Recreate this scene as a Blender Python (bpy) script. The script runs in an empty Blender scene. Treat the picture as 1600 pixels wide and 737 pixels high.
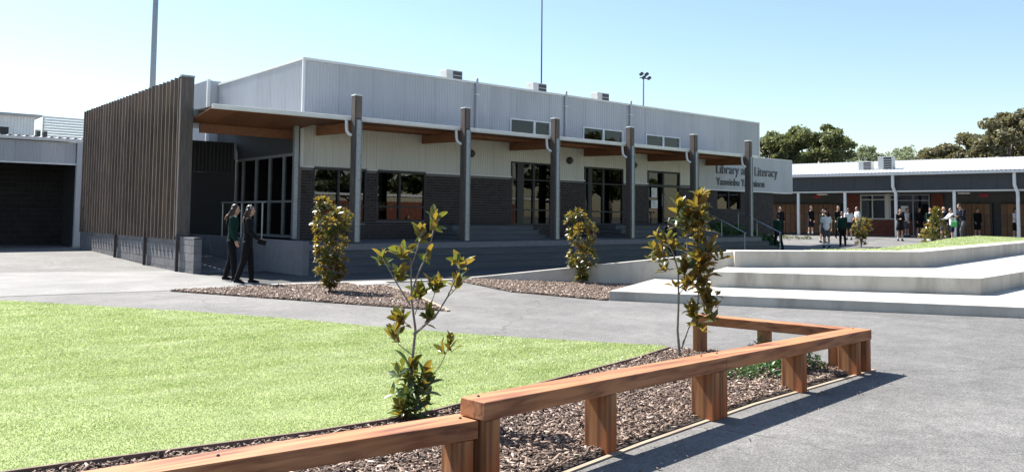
import bpy, bmesh, math, random
import numpy as np
from mathutils import Vector, Matrix, Euler

rnd = random.Random(11)
C = bpy.context.scene.collection
SC = bpy.context.scene

# ------------------------------------------------------------------ camera
cd = bpy.data.cameras.new('camera')
cam = bpy.data.objects.new('camera', cd); C.objects.link(cam)
YAW, PITCH, ROLL = math.radians(49.7), math.atan((337 - 262) / 1273), 0.010
f0 = Vector((math.cos(YAW), math.sin(YAW), 0)); r0 = Vector((math.sin(YAW), -math.cos(YAW), 0)); u0 = Vector((0, 0, 1))
fw = f0 * math.cos(PITCH) + u0 * math.sin(PITCH); up1 = u0 * math.cos(PITCH) - f0 * math.sin(PITCH)
cr = r0 * math.cos(ROLL) + up1 * math.sin(ROLL); cu = up1 * math.cos(ROLL) - r0 * math.sin(ROLL)
cam.matrix_world = Matrix(((cr.x, cu.x, -fw.x, 0), (cr.y, cu.y, -fw.y, 0), (cr.z, cu.z, -fw.z, 1.5), (0, 0, 0, 1)))
cd.sensor_width = 36; cd.lens = 1273 / 1600 * 36; cd.shift_y = -106.5 / 1600
cd.clip_start = 0.05; cd.clip_end = 3000
SC.camera = cam

# ------------------------------------------------------------------ sky, sun, exposure
SUN_EL = math.radians(51); SDX, SDY = -0.20, 0.98      # horizontal direction towards the sun
W = bpy.data.worlds.new('World'); SC.world = W; W.use_nodes = True
nt = W.node_tree; nt.nodes.clear()
sky = nt.nodes.new('ShaderNodeTexSky'); sky.sky_type = 'NISHITA'; sky.sun_disc = False
sky.sun_elevation = SUN_EL; sky.sun_rotation = math.atan2(SDX, SDY)
sky.altitude = 50; sky.air_density = 1.3; sky.dust_density = 0.45; sky.ozone_density = 3.2
bg = nt.nodes.new('ShaderNodeBackground'); bg.inputs[1].default_value = 0.068
wo = nt.nodes.new('ShaderNodeOutputWorld')
nt.links.new(sky.outputs[0], bg.inputs[0]); nt.links.new(bg.outputs[0], wo.inputs[0])
sl = bpy.data.lights.new('sun', 'SUN'); sl.energy = 5.0; sl.angle = math.radians(0.53); sl.color = (1.0, 0.955, 0.88)
sun = bpy.data.objects.new('sun', sl); C.objects.link(sun)
sdir = Vector((SDX * math.cos(SUN_EL), SDY * math.cos(SUN_EL), math.sin(SUN_EL))).normalized()
sun.rotation_euler = sdir.to_track_quat('Z', 'Y').to_euler(); sun.location = (0, 0, 30)
SC.view_settings.view_transform = 'Standard'; SC.view_settings.look = 'None'
SC.view_settings.exposure = 1.47; SC.view_settings.gamma = 1.0
SC.cycles.max_bounces = 8; SC.cycles.transparent_max_bounces = 16

# ------------------------------------------------------------------ materials
M = {}
def mat(name, c1, c2=None, scale=6.0, rough=0.8, bump=0.0, bscale=60.0, stretch=(1, 1, 1), metal=0.0, spec=0.5,
        fine=0.0, fscale=150.0, vary=0.0, island=False, detail=5.0, lo=0.35, hi=0.65, c3=None, s3=0.6, bdist=0.01):
    m = bpy.data.materials.new(name); m.use_nodes = True; M[name] = m
    t = m.node_tree; N = t.nodes; L = t.links
    b = N['Principled BSDF']; b.inputs['Roughness'].default_value = rough; b.inputs['Metallic'].default_value = metal
    b.inputs['Specular IOR Level'].default_value = spec
    if c2 is None: c2 = tuple(x * 0.82 for x in c1)
    tc = N.new('ShaderNodeTexCoord'); mp = N.new('ShaderNodeMapping'); mp.inputs['Scale'].default_value = stretch
    L.new(tc.outputs['Object'], mp.inputs['Vector'])
    oi = N.new('ShaderNodeObjectInfo'); cm = N.new('ShaderNodeVectorMath'); cm.operation = 'MULTIPLY_ADD'
    cx = N.new('ShaderNodeCombineXYZ')
    for i in range(3): L.new(oi.outputs['Random'], cx.inputs[i])
    cm.inputs[1].default_value = (37.1, 53.3, 71.7)
    L.new(cx.outputs[0], cm.inputs[0]); L.new(mp.outputs[0], cm.inputs[2])
    def noise(sc, det):
        n = N.new('ShaderNodeTexNoise'); n.inputs['Scale'].default_value = sc; n.inputs['Detail'].default_value = det
        n.inputs['Roughness'].default_value = 0.6; L.new(cm.outputs[0], n.inputs['Vector']); return n
    def ramp(src, a, bb):
        r = N.new('ShaderNodeMapRange'); r.inputs[1].default_value = a; r.inputs[2].default_value = bb
        L.new(src, r.inputs[0]); return r.outputs[0]
    def mix(fac, A, B_, bt='MIX'):
        x = N.new('ShaderNodeMix'); x.data_type = 'RGBA'; x.blend_type = bt
        if isinstance(fac, float): x.inputs[0].default_value = fac
        else: L.new(fac, x.inputs[0])
        for k, v in ((6, A), (7, B_)):
            if isinstance(v, tuple): x.inputs[k].default_value = (*v[:3], 1)
            else: L.new(v, x.inputs[k])
        return x.outputs[2]
    n1 = noise(scale, detail)
    col = mix(ramp(n1.outputs[0], lo, hi), c1, c2)
    if c3 is not None:
        n3 = noise(s3, 4.0); col = mix(ramp(n3.outputs[0], 0.52, 0.72), col, c3)
    if fine > 0:
        n2 = noise(fscale, 2.0); g = N.new('ShaderNodeMapRange'); g.inputs[1].default_value = 0.3; g.inputs[2].default_value = 0.7
        g.inputs[3].default_value = 1 - fine; g.inputs[4].default_value = 1 + fine; L.new(n2.outputs[0], g.inputs[0])
        v = N.new('ShaderNodeVectorMath'); v.operation = 'SCALE'; L.new(col, v.inputs[0]); L.new(g.outputs[0], v.inputs['Scale']); col = v.outputs[0]
    if vary > 0:
        g = N.new('ShaderNodeMapRange'); g.inputs[3].default_value = 1 - vary; g.inputs[4].default_value = 1 + vary
        if island:
            ge = N.new('ShaderNodeNewGeometry'); L.new(ge.outputs['Random Per Island'], g.inputs[0])
        else: L.new(oi.outputs['Random'], g.inputs[0])
        v = N.new('ShaderNodeVectorMath'); v.operation = 'SCALE'; L.new(col, v.inputs[0]); L.new(g.outputs[0], v.inputs['Scale']); col = v.outputs[0]
    L.new(col, b.inputs['Base Color'])
    if bump > 0:
        nb = noise(bscale, 4.0); bp = N.new('ShaderNodeBump'); bp.inputs['Strength'].default_value = bump; bp.inputs['Distance'].default_value = bdist
        L.new(nb.outputs[0], bp.inputs['Height']); L.new(bp.outputs[0], b.inputs['Normal'])
    return m

def asphalt_mat(name, k=1.0):
    """worn asphalt: broad stains, hand-sized mottling and loose aggregate"""
    m = bpy.data.materials.new(name); m.use_nodes = True; M[name] = m
    t = m.node_tree; N = t.nodes; L = t.links; P_ = N['Principled BSDF']; P_.inputs['Roughness'].default_value = 0.85
    tc = N.new('ShaderNodeTexCoord'); val = None
    for sc, det, lo, hi, amp, dist in ((0.22, 6, 0.35, 0.65, 0.20, 0.6), (1.3, 8, 0.32, 0.68, 0.20, 0.8), (9.0, 6, 0.3, 0.7, 0.20, 0.0), (42.0, 3, 0.3, 0.7, 0.40, 0.0)):
        n = N.new('ShaderNodeTexNoise'); n.inputs['Scale'].default_value = sc; n.inputs['Detail'].default_value = det; n.inputs['Roughness'].default_value = 0.65; n.inputs['Distortion'].default_value = dist
        L.new(tc.outputs['Object'], n.inputs['Vector'])
        r = N.new('ShaderNodeMapRange'); r.inputs[1].default_value = lo; r.inputs[2].default_value = hi; r.inputs[3].default_value = 1 - amp; r.inputs[4].default_value = 1 + amp; L.new(n.outputs[0], r.inputs[0])
        if val is None: val = r.outputs[0]
        else:
            mu = N.new('ShaderNodeMath'); mu.operation = 'MULTIPLY'; L.new(val, mu.inputs[0]); L.new(r.outputs[0], mu.inputs[1]); val = mu.outputs[0]
    v = N.new('ShaderNodeTexVoronoi'); v.inputs['Scale'].default_value = 34; L.new(tc.outputs['Object'], v.inputs['Vector'])       # pale stones
    sp = N.new('ShaderNodeMapRange'); sp.inputs[1].default_value = 0.10; sp.inputs[2].default_value = 0.16; sp.inputs[3].default_value = 1.0; sp.inputs[4].default_value = 0.0; L.new(v.outputs['Distance'], sp.inputs[0])
    sel = N.new('ShaderNodeMath'); sel.operation = 'GREATER_THAN'; sel.inputs[1].default_value = 0.80
    sx = N.new('ShaderNodeSeparateColor'); L.new(v.outputs['Color'], sx.inputs[0]); L.new(sx.outputs[0], sel.inputs[0])
    mm = N.new('ShaderNodeMath'); mm.operation = 'MULTIPLY'; L.new(sp.outputs[0], mm.inputs[0]); L.new(sel.outputs[0], mm.inputs[1])
    cv = N.new('ShaderNodeVectorMath'); cv.operation = 'SCALE'; cv.inputs[0].default_value = (0.126 * k, 0.122 * k, 0.118 * k); L.new(val, cv.inputs['Scale'])
    mx = N.new('ShaderNodeMix'); mx.data_type = 'RGBA'; L.new(mm.outputs[0], mx.inputs[0]); L.new(cv.outputs[0], mx.inputs[6]); mx.inputs[7].default_value = (0.34 * k, 0.33 * k, 0.31 * k, 1)
    cr1 = N.new('ShaderNodeTexVoronoi'); cr1.feature = 'DISTANCE_TO_EDGE'; cr1.inputs['Scale'].default_value = 0.16          # hairline cracks
    nd = N.new('ShaderNodeTexNoise'); nd.inputs['Scale'].default_value = 1.1; nd.inputs['Detail'].default_value = 6; L.new(tc.outputs['Object'], nd.inputs['Vector'])
    am = N.new('ShaderNodeVectorMath'); am.operation = 'MULTIPLY_ADD'; am.inputs[1].default_value = (0.9, 0.9, 0); L.new(nd.outputs['Color'], am.inputs[0]); L.new(tc.outputs['Object'], am.inputs[2]); L.new(am.outputs[0], cr1.inputs['Vector'])
    ck = N.new('ShaderNodeMapRange'); ck.inputs[1].default_value = 0.0008; ck.inputs[2].default_value = 0.0028; ck.inputs[3].default_value = 0.55; ck.inputs[4].default_value = 0.0; L.new(cr1.outputs['Distance'], ck.inputs[0])
    m2 = N.new('ShaderNodeMix'); m2.data_type = 'RGBA'; L.new(ck.outputs[0], m2.inputs[0]); L.new(mx.outputs[2], m2.inputs[6]); m2.inputs[7].default_value = (0.05 * k, 0.05 * k, 0.05 * k, 1)
    L.new(m2.outputs[2], P_.inputs['Base Color'])
    nb = N.new('ShaderNodeTexNoise'); nb.inputs['Scale'].default_value = 70; nb.inputs['Detail'].default_value = 4; L.new(tc.outputs['Object'], nb.inputs['Vector'])
    bp = N.new('ShaderNodeBump'); bp.inputs['Strength'].default_value = 0.7; bp.inputs['Distance'].default_value = 0.012; L.new(nb.outputs[0], bp.inputs['Height']); L.new(bp.outputs[0], P_.inputs['Normal'])
asphalt_mat('asphalt')
mat('shaded_asphalt', (0.038, 0.038, 0.040), (0.052, 0.052, 0.054), scale=1.2, rough=0.9, bump=0.5, bscale=190, fine=0.25, fscale=240, detail=7)  # asphalt with the building's shade put into its colour
mat('path_concrete', (0.215, 0.210, 0.203), (0.165, 0.162, 0.158), scale=1.1, rough=0.9, bump=0.4, bscale=80, fine=0.25, fscale=45, detail=8, c3=(0.14, 0.138, 0.135), s3=0.5)
mat('concrete', (0.50, 0.475, 0.425), (0.385, 0.362, 0.32), scale=1.6, rough=0.85, bump=0.25, bscale=70, fine=0.08, fscale=120, stretch=(1, 1, 0.3), c3=(0.27, 0.25, 0.22), s3=1.5, detail=8)
mat('block', (0.185, 0.18, 0.19), (0.15, 0.148, 0.155), scale=5, rough=0.95, bump=0.5, bscale=90, fine=0.15, vary=0.12)
mat('mortar', (0.17, 0.165, 0.165), rough=0.95, bump=0.3)
mat('brick', (0.046, 0.034, 0.033), (0.028, 0.022, 0.023), scale=9, rough=0.75, bump=0.4, bscale=120, fine=0.15, vary=0.3, island=True)
mat('brick_mortar', (0.20, 0.19, 0.185), rough=0.95)
mat('black_brick', (0.020, 0.017, 0.018), (0.013, 0.011, 0.012), scale=9, rough=0.8, vary=0.3, island=True)
mat('red_brick', (0.20, 0.065, 0.04), (0.13, 0.045, 0.03), scale=9, rough=0.9, vary=0.2, island=True)
mat('cladding', (0.47, 0.475, 0.50), (0.415, 0.42, 0.445), scale=0.8, rough=0.45, spec=0.4, stretch=(1, 1, 0.25), c3=(0.39, 0.395, 0.415), s3=1.4, vary=0.05, detail=6)
mat('warm_cladding', (0.60, 0.59, 0.54), (0.55, 0.54, 0.495), scale=0.9, rough=0.5, spec=0.4, stretch=(1, 1, 0.3), vary=0.02)  # same off-white cladding with warm bounced light in its colour; also classroom trim
mat('white_metal', (0.74, 0.74, 0.73), (0.67, 0.67, 0.66), scale=3, rough=0.4)
mat('roof_metal', (0.40, 0.41, 0.42), (0.33, 0.34, 0.35), scale=1.5, rough=0.4, stretch=(1, 1, 1))
mat('galvanised', (0.36, 0.385, 0.40), (0.27, 0.29, 0.305), scale=14, rough=0.45, metal=0.55)
mat('aluminium', (0.30, 0.31, 0.32), (0.25, 0.26, 0.27), scale=6, rough=0.45, metal=0.4)
mat('dark_frame', (0.018, 0.018, 0.02), rough=0.5)
mat('dark_steel', (0.05, 0.048, 0.05), rough=0.5)
mat('grey_timber', (0.125, 0.105, 0.095), (0.075, 0.062, 0.057), scale=5, rough=0.85, bump=0.35, bscale=24, stretch=(6, 6, 0.5), vary=0.18, fine=0.1)
mat('slat_timber', (0.165, 0.130, 0.108), (0.088, 0.067, 0.058), scale=4, rough=0.8, bump=0.35, bscale=24, stretch=(6, 6, 0.45), vary=0.2, c3=(0.21, 0.145, 0.10), s3=1.2)
mat('soffit_timber', (0.21, 0.090, 0.038), (0.12, 0.048, 0.021), scale=4, rough=0.6, stretch=(0.6, 6, 6), vary=0.15)
mat('beam_timber', (0.24, 0.098, 0.044), (0.16, 0.064, 0.030), scale=4, rough=0.6, stretch=(5, 0.5, 5), vary=0.15)
mat('step_board', (0.098, 0.103, 0.113), (0.072, 0.077, 0.085), scale=3, rough=0.8, stretch=(0.5, 6, 6), vary=0.07, bump=0.2)
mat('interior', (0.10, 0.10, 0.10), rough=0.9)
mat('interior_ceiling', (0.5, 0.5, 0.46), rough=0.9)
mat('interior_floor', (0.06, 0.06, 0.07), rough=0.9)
mat('charcoal', (0.045, 0.047, 0.052), (0.038, 0.04, 0.045), scale=2, rough=0.6)
mat('locker', (0.21, 0.098, 0.037), (0.16, 0.072, 0.028), scale=5, rough=0.6, stretch=(1, 1, 0.3), vary=0.15)
mat('paper', (0.8, 0.8, 0.78), rough=0.9)
mat('letter', (0.14, 0.145, 0.155), rough=0.6)
mat('red_sign', (0.28, 0.015, 0.012), rough=0.5)
mat('lamp_glass', (0.75, 0.74, 0.68), rough=0.4)
mat('ac_case', (0.58, 0.58, 0.56), (0.5, 0.5, 0.48), scale=4, rough=0.6)
mat('ac_grille', (0.06, 0.062, 0.068), rough=0.6)
mat('mulch_base', (0.045, 0.032, 0.025), (0.028, 0.02, 0.016), scale=30, rough=1.0, bump=0.8, bscale=60)
mat('edge_timber', (0.36, 0.29, 0.21), (0.26, 0.20, 0.145), scale=4, rough=0.9, stretch=(0.5, 5, 5), bump=0.3, bscale=20)
mat('dark_edging', (0.20, 0.14, 0.11), (0.11, 0.075, 0.06), scale=4, rough=0.9)
mat('bark', (0.20, 0.17, 0.14), (0.12, 0.10, 0.085), scale=12, rough=0.9, bump=0.4, bscale=40, stretch=(1, 1, 0.3))
mat('grey_bark', (0.26, 0.235, 0.205), (0.19, 0.165, 0.14), scale=30, rough=0.85, bump=0.3, bscale=80)
mat('hair_dark', (0.018, 0.012, 0.010), (0.03, 0.018, 0.012), scale=40, rough=0.5, stretch=(4, 4, 0.5))
mat('hair_brown', (0.06, 0.03, 0.016), (0.04, 0.02, 0.012), scale=40, rough=0.5)
mat('hair_blond', (0.35, 0.23, 0.12), (0.26, 0.16, 0.08), scale=40, rough=0.5)
mat('hair_tip_lit', (0.32, 0.15, 0.065), (0.16, 0.07, 0.03), scale=30, rough=0.45, stretch=(4, 4, 0.5))  # dark hair with sunlight put into the colour
mat('skin', (0.46, 0.27, 0.19), (0.40, 0.225, 0.155), scale=10, rough=0.55)
mat('eye', (0.02, 0.015, 0.012), rough=0.2)
mat('lip', (0.36, 0.14, 0.11), rough=0.5)
mat('cloth_black', (0.006, 0.006, 0.007), (0.009, 0.009, 0.011), scale=14, rough=0.85, bump=0.5, bscale=18, bdist=0.03, spec=0.15)
mat('cloth_navy', (0.008, 0.009, 0.018), (0.013, 0.014, 0.026), scale=14, rough=0.85, bump=0.5, bscale=18, bdist=0.03, spec=0.15)
mat('cloth_green', (0.007, 0.032, 0.025), (0.005, 0.023, 0.018), scale=12, rough=0.85, bump=0.5, bscale=16, bdist=0.03, spec=0.15)
mat('cloth_white', (0.62, 0.62, 0.64), (0.52, 0.52, 0.55), scale=8, rough=0.9, bump=0.5, bscale=16, bdist=0.03, spec=0.15)
mat('cloth_grey', (0.085, 0.085, 0.092), (0.065, 0.065, 0.072), scale=12, rough=0.9, bump=0.5, bscale=16, bdist=0.03, spec=0.15)
mat('shoe_sole', (0.5, 0.5, 0.5), rough=0.8)
mat('bag_green', (0.02, 0.22, 0.07), rough=0.7)
mat('pit_lid', (0.42, 0.41, 0.39), (0.33, 0.325, 0.31), scale=5, rough=0.9)
mat('bolt', (0.10, 0.09, 0.085), rough=0.4, metal=0.8)

def wood(name, a, b_, knot, axis, orange=None):
    """sawn hardwood: growth rings stretched along one axis, knots, end to end tone shift"""
    m = bpy.data.materials.new(name); m.use_nodes = True; M[name] = m
    t = m.node_tree; N = t.nodes; L = t.links; P = N['Principled BSDF']; P.inputs['Roughness'].default_value = 0.72
    tc = N.new('ShaderNodeTexCoord'); mp = N.new('ShaderNodeMapping'); s = [14.0, 14.0, 14.0]; s[axis] = 0.8
    mp.inputs['Scale'].default_value = s; L.new(tc.outputs['Object'], mp.inputs['Vector'])
    n = N.new('ShaderNodeTexNoise'); n.inputs['Scale'].default_value = 1.6; n.inputs['Detail'].default_value = 7; n.inputs['Distortion'].default_value = 0.5
    L.new(mp.outputs[0], n.inputs['Vector'])
    r = N.new('ShaderNodeValToRGB'); e = r.color_ramp.elements
    e[0].position = 0.36; e[0].color = (*b_, 1); e[1].position = 0.64; e[1].color = (*a, 1)
    k = e.new(0.47); k.color = tuple((x * 0.45 + y * 0.55) for x, y in zip(a, b_)) + (1,)
    L.new(n.outputs[0], r.inputs[0])
    mp2 = N.new('ShaderNodeMapping'); s2 = [3.0, 3.0, 3.0]; s2[axis] = 1.2; mp2.inputs['Scale'].default_value = s2
    L.new(tc.outputs['Object'], mp2.inputs['Vector'])
    n2 = N.new('ShaderNodeTexNoise'); n2.inputs['Scale'].default_value = 1.3; n2.inputs['Detail'].default_value = 4; L.new(mp2.outputs[0], n2.inputs['Vector'])
    mr = N.new('ShaderNodeMapRange'); mr.inputs[1].default_value = 0.48; mr.inputs[2].default_value = 0.72; L.new(n2.outputs[0], mr.inputs[0])
    mx = N.new('ShaderNodeMix'); mx.data_type = 'RGBA'; L.new(mr.outputs[0], mx.inputs[0]); L.new(r.outputs[0], mx.inputs[6])
    mx.inputs[7].default_value = (*(orange or a), 1)
    v = N.new('ShaderNodeTexVoronoi'); v.inputs['Scale'].default_value = 2.2; L.new(mp2.outputs[0], v.inputs['Vector'])
    kr = N.new('ShaderNodeMapRange'); kr.inputs[1].default_value = 0.03; kr.inputs[2].default_value = 0.07; kr.inputs[3].default_value = 0.75; kr.inputs[4].default_value = 0.0
    L.new(v.outputs['Distance'], kr.inputs[0])
    mk = N.new('ShaderNodeMix'); mk.data_type = 'RGBA'; L.new(kr.outputs[0], mk.inputs[0]); L.new(mx.outputs[2], mk.inputs[6]); mk.inputs[7].default_value = (*knot, 1)
    L.new(mk.outputs[2], P.inputs['Base Color'])
    bp = N.new('ShaderNodeBump'); bp.inputs['Strength'].default_value = 0.35; bp.inputs['Distance'].default_value = 0.006
    L.new(n.outputs[0], bp.inputs['Height']); L.new(bp.outputs[0], P.inputs['Normal'])
    return m
RA, RB, RK, RO = (0.42, 0.190, 0.085), (0.155, 0.050, 0.022), (0.03, 0.012, 0.008), (0.42, 0.150, 0.052)
wood('redwood_x', RA, RB, RK, 0, RO); wood('redwood_y', RA, RB, RK, 1, RO)
wood('redwood_z', (0.37, 0.165, 0.062), (0.155, 0.055, 0.022), RK, 2, (0.44, 0.095, 0.020))

def leaf_mat(name, top, under, trans, rough=0.32, tw=0.35):
    m = bpy.data.materials.new(name); m.use_nodes = True; M[name] = m
    t = m.node_tree; N = t.nodes; L = t.links; P = N['Principled BSDF']; out = N['Material Output']
    ge = N.new('ShaderNodeNewGeometry'); oi = N.new('ShaderNodeObjectInfo')
    ad = N.new('ShaderNodeMath'); ad.operation = 'ADD'; L.new(ge.outputs['Random Per Island'], ad.inputs[0]); L.new(oi.outputs['Random'], ad.inputs[1])
    fr = N.new('ShaderNodeMath'); fr.operation = 'FRACT'; L.new(ad.outputs[0], fr.inputs[0])
    v = N.new('ShaderNodeMapRange'); v.inputs[3].default_value = 0.6; v.inputs[4].default_value = 1.35; L.new(fr.outputs[0], v.inputs[0])
    mx = N.new('ShaderNodeMix'); mx.data_type = 'RGBA'; L.new(ge.outputs['Backfacing'], mx.inputs[0])
    mx.inputs[6].default_value = (*top, 1); mx.inputs[7].default_value = (*under, 1)
    sc = N.new('ShaderNodeVectorMath'); sc.operation = 'SCALE'; L.new(mx.outputs[2], sc.inputs[0]); L.new(v.outputs[0], sc.inputs['Scale'])
    L.new(sc.outputs[0], P.inputs['Base Color']); P.inputs['Roughness'].default_value = rough
    tr = N.new('ShaderNodeBsdfTranslucent'); tr.inputs[0].default_value = (*trans, 1)
    ms = N.new('ShaderNodeMixShader'); ms.inputs[0].default_value = tw
    L.new(P.outputs[0], ms.inputs[1]); L.new(tr.outputs[0], ms.inputs[2]); L.new(ms.outputs[0], out.inputs[0])
    return m
leaf_mat('magnolia_leaf', (0.052, 0.080, 0.022), (0.165, 0.095, 0.032), (0.32, 0.23, 0.03), 0.26, 0.36)
leaf_mat('shrub_leaf', (0.05, 0.11, 0.03), (0.08, 0.13, 0.05), (0.12, 0.22, 0.04), 0.4)
leaf_mat('tree_leaf_green', (0.105, 0.122, 0.042), (0.105, 0.12, 0.05), (0.19, 0.21, 0.06), 0.5)
leaf_mat('tree_leaf_olive', (0.125, 0.118, 0.062), (0.125, 0.118, 0.065), (0.21, 0.19, 0.08), 0.5)
leaf_mat('tree_leaf_pale', (0.15, 0.18, 0.10), (0.15, 0.18, 0.10), (0.24, 0.28, 0.12), 0.5)
def turf_mat():
    m = bpy.data.materials.new('turf_blade'); m.use_nodes = True; M['turf_blade'] = m
    t = m.node_tree; N = t.nodes; L = t.links; P_ = N['Principled BSDF']; out = N['Material Output']; P_.inputs['Roughness'].default_value = 0.42; P_.inputs['Specular IOR Level'].default_value = 0.7
    tc = N.new('ShaderNodeTexCoord'); n = N.new('ShaderNodeTexNoise'); n.inputs['Scale'].default_value = 1.5; n.inputs['Detail'].default_value = 7; n.inputs['Roughness'].default_value = 0.65
    mp = N.new('ShaderNodeMapping'); mp.inputs['Rotation'].default_value = (0, 0, 0.7); mp.inputs['Scale'].default_value = (0.7, 1.6, 1); L.new(tc.outputs['Object'], mp.inputs[0]); L.new(mp.outputs[0], n.inputs['Vector'])
    r = N.new('ShaderNodeValToRGB'); e = r.color_ramp.elements; e[0].position = 0.32; e[0].color = (0.29, 0.36, 0.125, 1); e[1].position = 0.68; e[1].color = (0.49, 0.53, 0.31, 1)
    k = e.new(0.48); k.color = (0.375, 0.435, 0.195, 1); L.new(n.outputs[0], r.inputs[0])
    ge = N.new('ShaderNodeNewGeometry'); v = N.new('ShaderNodeMapRange'); v.inputs[3].default_value = 0.6; v.inputs[4].default_value = 1.4; L.new(ge.outputs['Random Per Island'], v.inputs[0])
    sc = N.new('ShaderNodeVectorMath'); sc.operation = 'SCALE'; L.new(r.outputs[0], sc.inputs[0]); L.new(v.outputs[0], sc.inputs['Scale']); L.new(sc.outputs[0], P_.inputs['Base Color'])
    tr = N.new('ShaderNodeBsdfTranslucent'); L.new(sc.outputs[0], tr.inputs[0]); ms = N.new('ShaderNodeMixShader'); ms.inputs[0].default_value = 0.42
    L.new(P_.outputs[0], ms.inputs[1]); L.new(tr.outputs[0], ms.inputs[2]); L.new(ms.outputs[0], out.inputs[0])
turf_mat()
mat('turf_base', (0.20, 0.27, 0.075), (0.28, 0.345, 0.125), scale=2.2, rough=0.7, bump=0.8, bscale=220, fine=0.35, fscale=260, detail=6)

def chip_mat():
    m = bpy.data.materials.new('mulch_chip'); m.use_nodes = True; M['mulch_chip'] = m
    t = m.node_tree; N = t.nodes; L = t.links; P = N['Principled BSDF']; P.inputs['Roughness'].default_value = 0.75
    ge = N.new('ShaderNodeNewGeometry'); r = N.new('ShaderNodeValToRGB'); e = r.color_ramp.elements
    e[0].position = 0; e[0].color = (0.05, 0.030, 0.022, 1); e[1].position = 1; e[1].color = (0.52, 0.44, 0.37, 1)
    for p, c in ((0.35, (0.115, 0.072, 0.052, 1)), (0.7, (0.20, 0.136, 0.104, 1)), (0.88, (0.30, 0.22, 0.17, 1))):
        k = e.new(p); k.color = c
    L.new(ge.outputs['Random Per Island'], r.inputs[0]); L.new(r.outputs[0], P.inputs['Base Color'])
chip_mat()
def glass_mat(name, tint, refl=1.0):
    m = bpy.data.materials.new(name); m.use_nodes = True; M[name] = m
    t = m.node_tree; N = t.nodes; L = t.links; N.remove(N['Principled BSDF']); out = N['Material Output']
    tr = N.new('ShaderNodeBsdfTransparent'); tr.inputs[0].default_value = (*tint, 1)
    gl = N.new('ShaderNodeBsdfGlossy'); gl.inputs['Roughness'].default_value = 0.01; gl.inputs[0].default_value = (refl, refl, refl, 1)
    fr = N.new('ShaderNodeFresnel'); fr.inputs[0].default_value = 1.55
    ms = N.new('ShaderNodeMixShader'); L.new(fr.outputs[0], ms.inputs[0]); L.new(tr.outputs[0], ms.inputs[1]); L.new(gl.outputs[0], ms.inputs[2])
    L.new(ms.outputs[0], out.inputs[0])
glass_mat('glass', (0.55, 0.58, 0.58), 0.95)
def books_mat():
    m = bpy.data.materials.new('book_spines'); m.use_nodes = True; M['book_spines'] = m
    t = m.node_tree; N = t.nodes; L = t.links; P = N['Principled BSDF']; P.inputs['Roughness'].default_value = 0.5
    ge = N.new('ShaderNodeNewGeometry'); r = N.new('ShaderNodeValToRGB'); r.color_ramp.interpolation = 'CONSTANT'
    e = r.color_ramp.elements; cols = [(0.6, 0.08, 0.05), (0.05, 0.25, 0.18), (0.65, 0.5, 0.1), (0.5, 0.45, 0.4), (0.06, 0.12, 0.4), (0.7, 0.22, 0.06), (0.6, 0.55, 0.5), (0.35, 0.05, 0.2)]
    e[0].color = (*cols[0], 1); e[1].position = 0.99; e[1].color = (*cols[1], 1)
    for i in range(1, 8): k = e.new(i / 8); k.color = (*cols[i], 1)
    L.new(ge.outputs['Random Per Island'], r.inputs[0]); L.new(r.outputs[0], P.inputs['Base Color'])
books_mat()

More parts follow.
